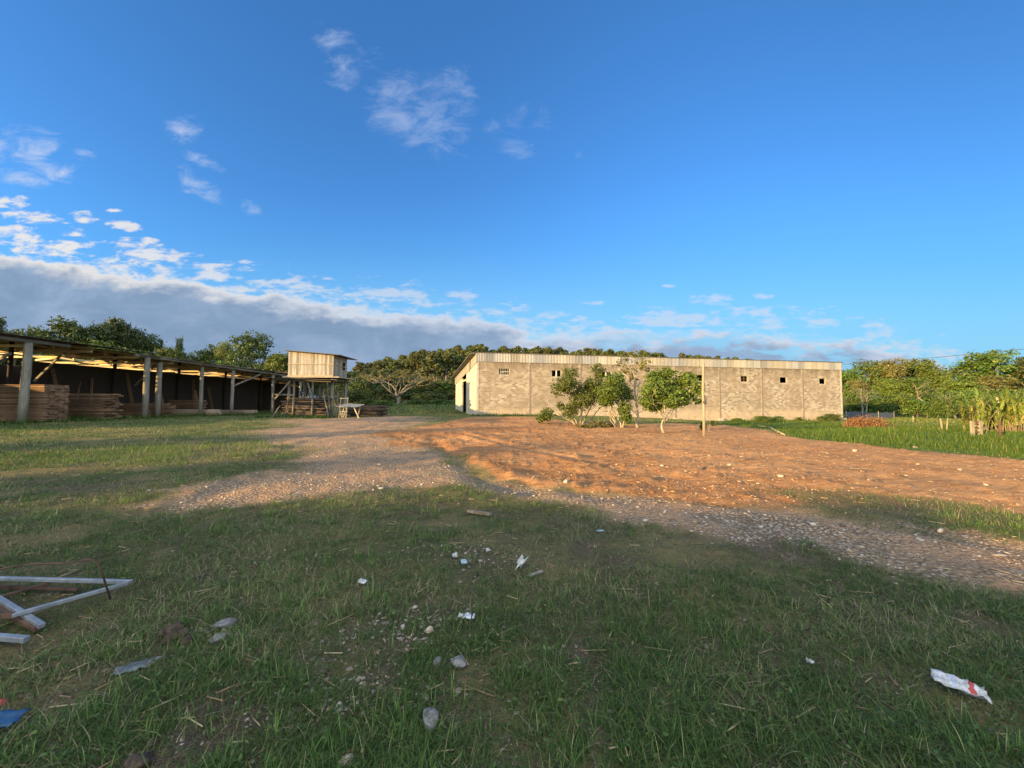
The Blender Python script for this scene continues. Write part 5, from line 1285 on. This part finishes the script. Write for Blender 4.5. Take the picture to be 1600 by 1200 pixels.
sheet(566, 916, .043, .070, R(-15), M['plastic_white'], 'tile_shard', 'white tile shard lying alone in the left grass', 'shard', .003, 5, .04, (.3, .1))
sheet(729, 971, .041, .114, R(-6), [M['plastic_white'], M['paper_grey'], M['plastic_blue']], 'flattened_carton', 'flattened printed carton beside the pinkish brick shard', 'carton', .006, 6, .035, (.3, 0), [(.35, .6, 1), (.82, .9, 2)])
sheet(207, 1046, .088, .163, R(28), M['slate'], 'slate_slab', 'flat grey slab half buried in the left foreground', 'slab', .006, 7, .012)
rock(238, 1036, 14, M['rock'], 'broken grey bit at the tip of the flat slab', .5, 10); rock(250, 1030, 11, M['rock'], 'tiny grey bit farthest from the flat slab', .5, 11)
sheet(6, 1141, .082, .129, R(5), M['plastic_blue'], 'plastic_cover', 'blue plastic lid cut off by the left edge', 'lid', .004, 8, .05, (.25, 0))
rock(2, 1100, 16, M['paper_red'], 'red brick shard at the left edge above the blue lid', .6, 12, 'shard', 'brick_shard')
sheet(1266, 1042, .019, .038, R(-20), M['plastic_white'], 'paper_scrap', 'tiny white paper scrap left of the red printed packet', 'paper scrap', .006, 9, .03)
sheet(762, 864, .027, .038, R(30), M['plastic_white'], 'paper_scrap', 'white flake on the bare patch above the crumpled plastic', 'paper scrap', .012, 10, .03)
sheet(938, 832, .049, .087, R(10), M['plastic_grey'], 'plastic_piece', 'pale blue-grey flat piece on the bare earth right of the middle', 'plastic piece', .003, 11, .02)
sheet(595, 765, .027, .076, R(5), M['plastic_white'], 'paper_scrap', 'white scrap on the track left of the ditch', 'paper scrap', .01, 12, .02)
g = G(750, 805); o = MB().bar((-.17, .02, .05), (.16, -.08, .035), .06, .035).build('wood_offcut', M['grey_stick'], None, bevel=.004); o.location = g; tag(o, 'short dull wooden offcut lying in the grass by the track', 'offcut')
g = G(836, 901); o = MB().bar((-.06, -.03, .02), (.07, .05, .03), .025, .012).build('wood_chip', M['post']); o.location = g; tag(o, 'grey splinter of wood below the crumpled plastic', 'wood chip')
for i, (px, py, L, a, lab) in enumerate([(1326, 733, .42, -.5, 'thin pale lath lying on the red field nearest the pasture edge'), (1172, 718, .35, .2, 'short pale lath lying in the middle of the red field'), (1100, 735, .3, .8, 'stubby pale lath on the red field below the wooden pole')]):
    g = G(px, py); o = MB().bar((-L / 2, 0, .01), (L / 2, .02, .025), .045, .022).build('wood_offcut', M['grey_stick'], None, bevel=.003); o.location = g; o.rotation_euler = (0, 0, a)
    tag(o, lab, 'offcut')
o = MB().tube([G(1176, 663, .06), G(1192, 666, .08), G(1204, 669, .05), G(1214, 675, .05), G(1226, 681, .04)], [.05, .06, .05, .05, .03], 7).build('fallen_branch', BARK_P, None, True); tag(o, 'pale fallen branch lying over the rim of the red field', 'branch')

# welded steel frame in the left foreground
wfm = empty('steel_frame', G(120, 930), .0, 'welded frame of galvanised square tubes lying in the left foreground', 'frame')
o0 = wfm.location.copy()
def bar_px(a, b, za, zb, w=.036, mat='galv', nm='tube', h=None):
    w *= .8
    A = onz(*a, za); B = onz(*b, zb); MB().bar(A - o0, B - o0, w, h or w).build(nm, M[mat], wfm, bevel=.004)
bar_px((206, 909), (-160, 900), .11, .16); bar_px((200, 911), (18, 962), .115, .10, .034)
bar_px((22, 961), (-120, 966), .10, .13, .04, 'rust'); bar_px((66, 978), (-60, 900), .05, .16, .04); bar_px((58, 983), (-70, 912), .03, .13, .04, 'rust')
bar_px((76, 911), (-60, 950), .10, .12, .025, 'rust'); bar_px((122, 921), (-80, 914), .05, .06, .03, 'rust'); bar_px((42, 999), (-90, 988), .05, .07, .042)
cbp = [onz(*p, z) for p, z in (((-60, 900), .25), ((0, 889), .30), ((50, 881), .36), ((105, 880), .38), ((140, 874), .40), ((152, 878), .38), ((160, 897), .28), ((166, 916), .16), ((173, 938), .02))]
tag(MB().tube(cbp, .006, 6).build('cable', M['rust'], None, True), 'thin brown cable arching over the steel frame', 'cable')

# ------------------------------------------------------------------ what stands behind the photographer and shades the foreground
hs = empty('farmhouse', (-25.6, -12.3, 0), R(2), 'plain rendered farmhouse with a tiled gable roof behind the photographer', 'house')
HB = MB(); HB.box(-13, -9, -.3, 0, 0, 4.2); HB.build('wall', M['plaster'], hs)
RF = MB(); RF.hexa([(-13.5, .6, 4.25), (.5, .6, 4.25), (.5, -4.5, 5.6), (-13.5, -4.5, 5.6), (-13.5, .6, 4.4), (.5, .6, 4.4), (.5, -4.5, 5.75), (-13.5, -4.5, 5.75)])
RF.hexa([(-13.5, -4.5, 5.6), (.5, -4.5, 5.6), (.5, -9.6, 4.25), (-13.5, -9.6, 4.25), (-13.5, -4.5, 5.75), (.5, -4.5, 5.75), (.5, -9.6, 4.4), (-13.5, -9.6, 4.4)])
RF.hexa([(-13.01, -8.9, 4.2), (-12.8, -8.9, 4.2), (-12.8, -.1, 4.2), (-13.01, -.1, 4.2), (-13.01, -4.6, 5.6), (-12.8, -4.6, 5.6), (-12.8, -4.4, 5.6), (-13.01, -4.4, 5.6)]).hexa([(-.2, -8.9, 4.2), (.01, -8.9, 4.2), (.01, -.1, 4.2), (-.2, -.1, 4.2), (-.2, -4.6, 5.6), (.01, -4.6, 5.6), (.01, -4.4, 5.6), (-.2, -4.4, 5.6)])
RF.build('roof', noise_mat('roof_tiles', (.20, .08, .05), (.34, .15, .09), 6, .9, .5), hs)
for xx in (-10.5, -4): MB().box(xx, .003, 1.0, xx + 1.4, .05, 2.2).build('window', M['dark_in'], hs)
MB().box(-7.6, .003, -.1, -6.6, .06, 2.1).build('door', M['rough_dark'], hs)
for (x, y, k_, H, w, lab) in ((-46, -21, ('round', 1), 9.0, .5, 'round yard tree farther from the farmhouse, behind the photographer'), (-53, -14.5, ('lush', 2), 10.0, .5, 'bushy yard tree nearest the shed, behind the photographer')):
    tree('yard_tree', T[k_], x, y, w, .7, lab, 'tree', None, H / 14)
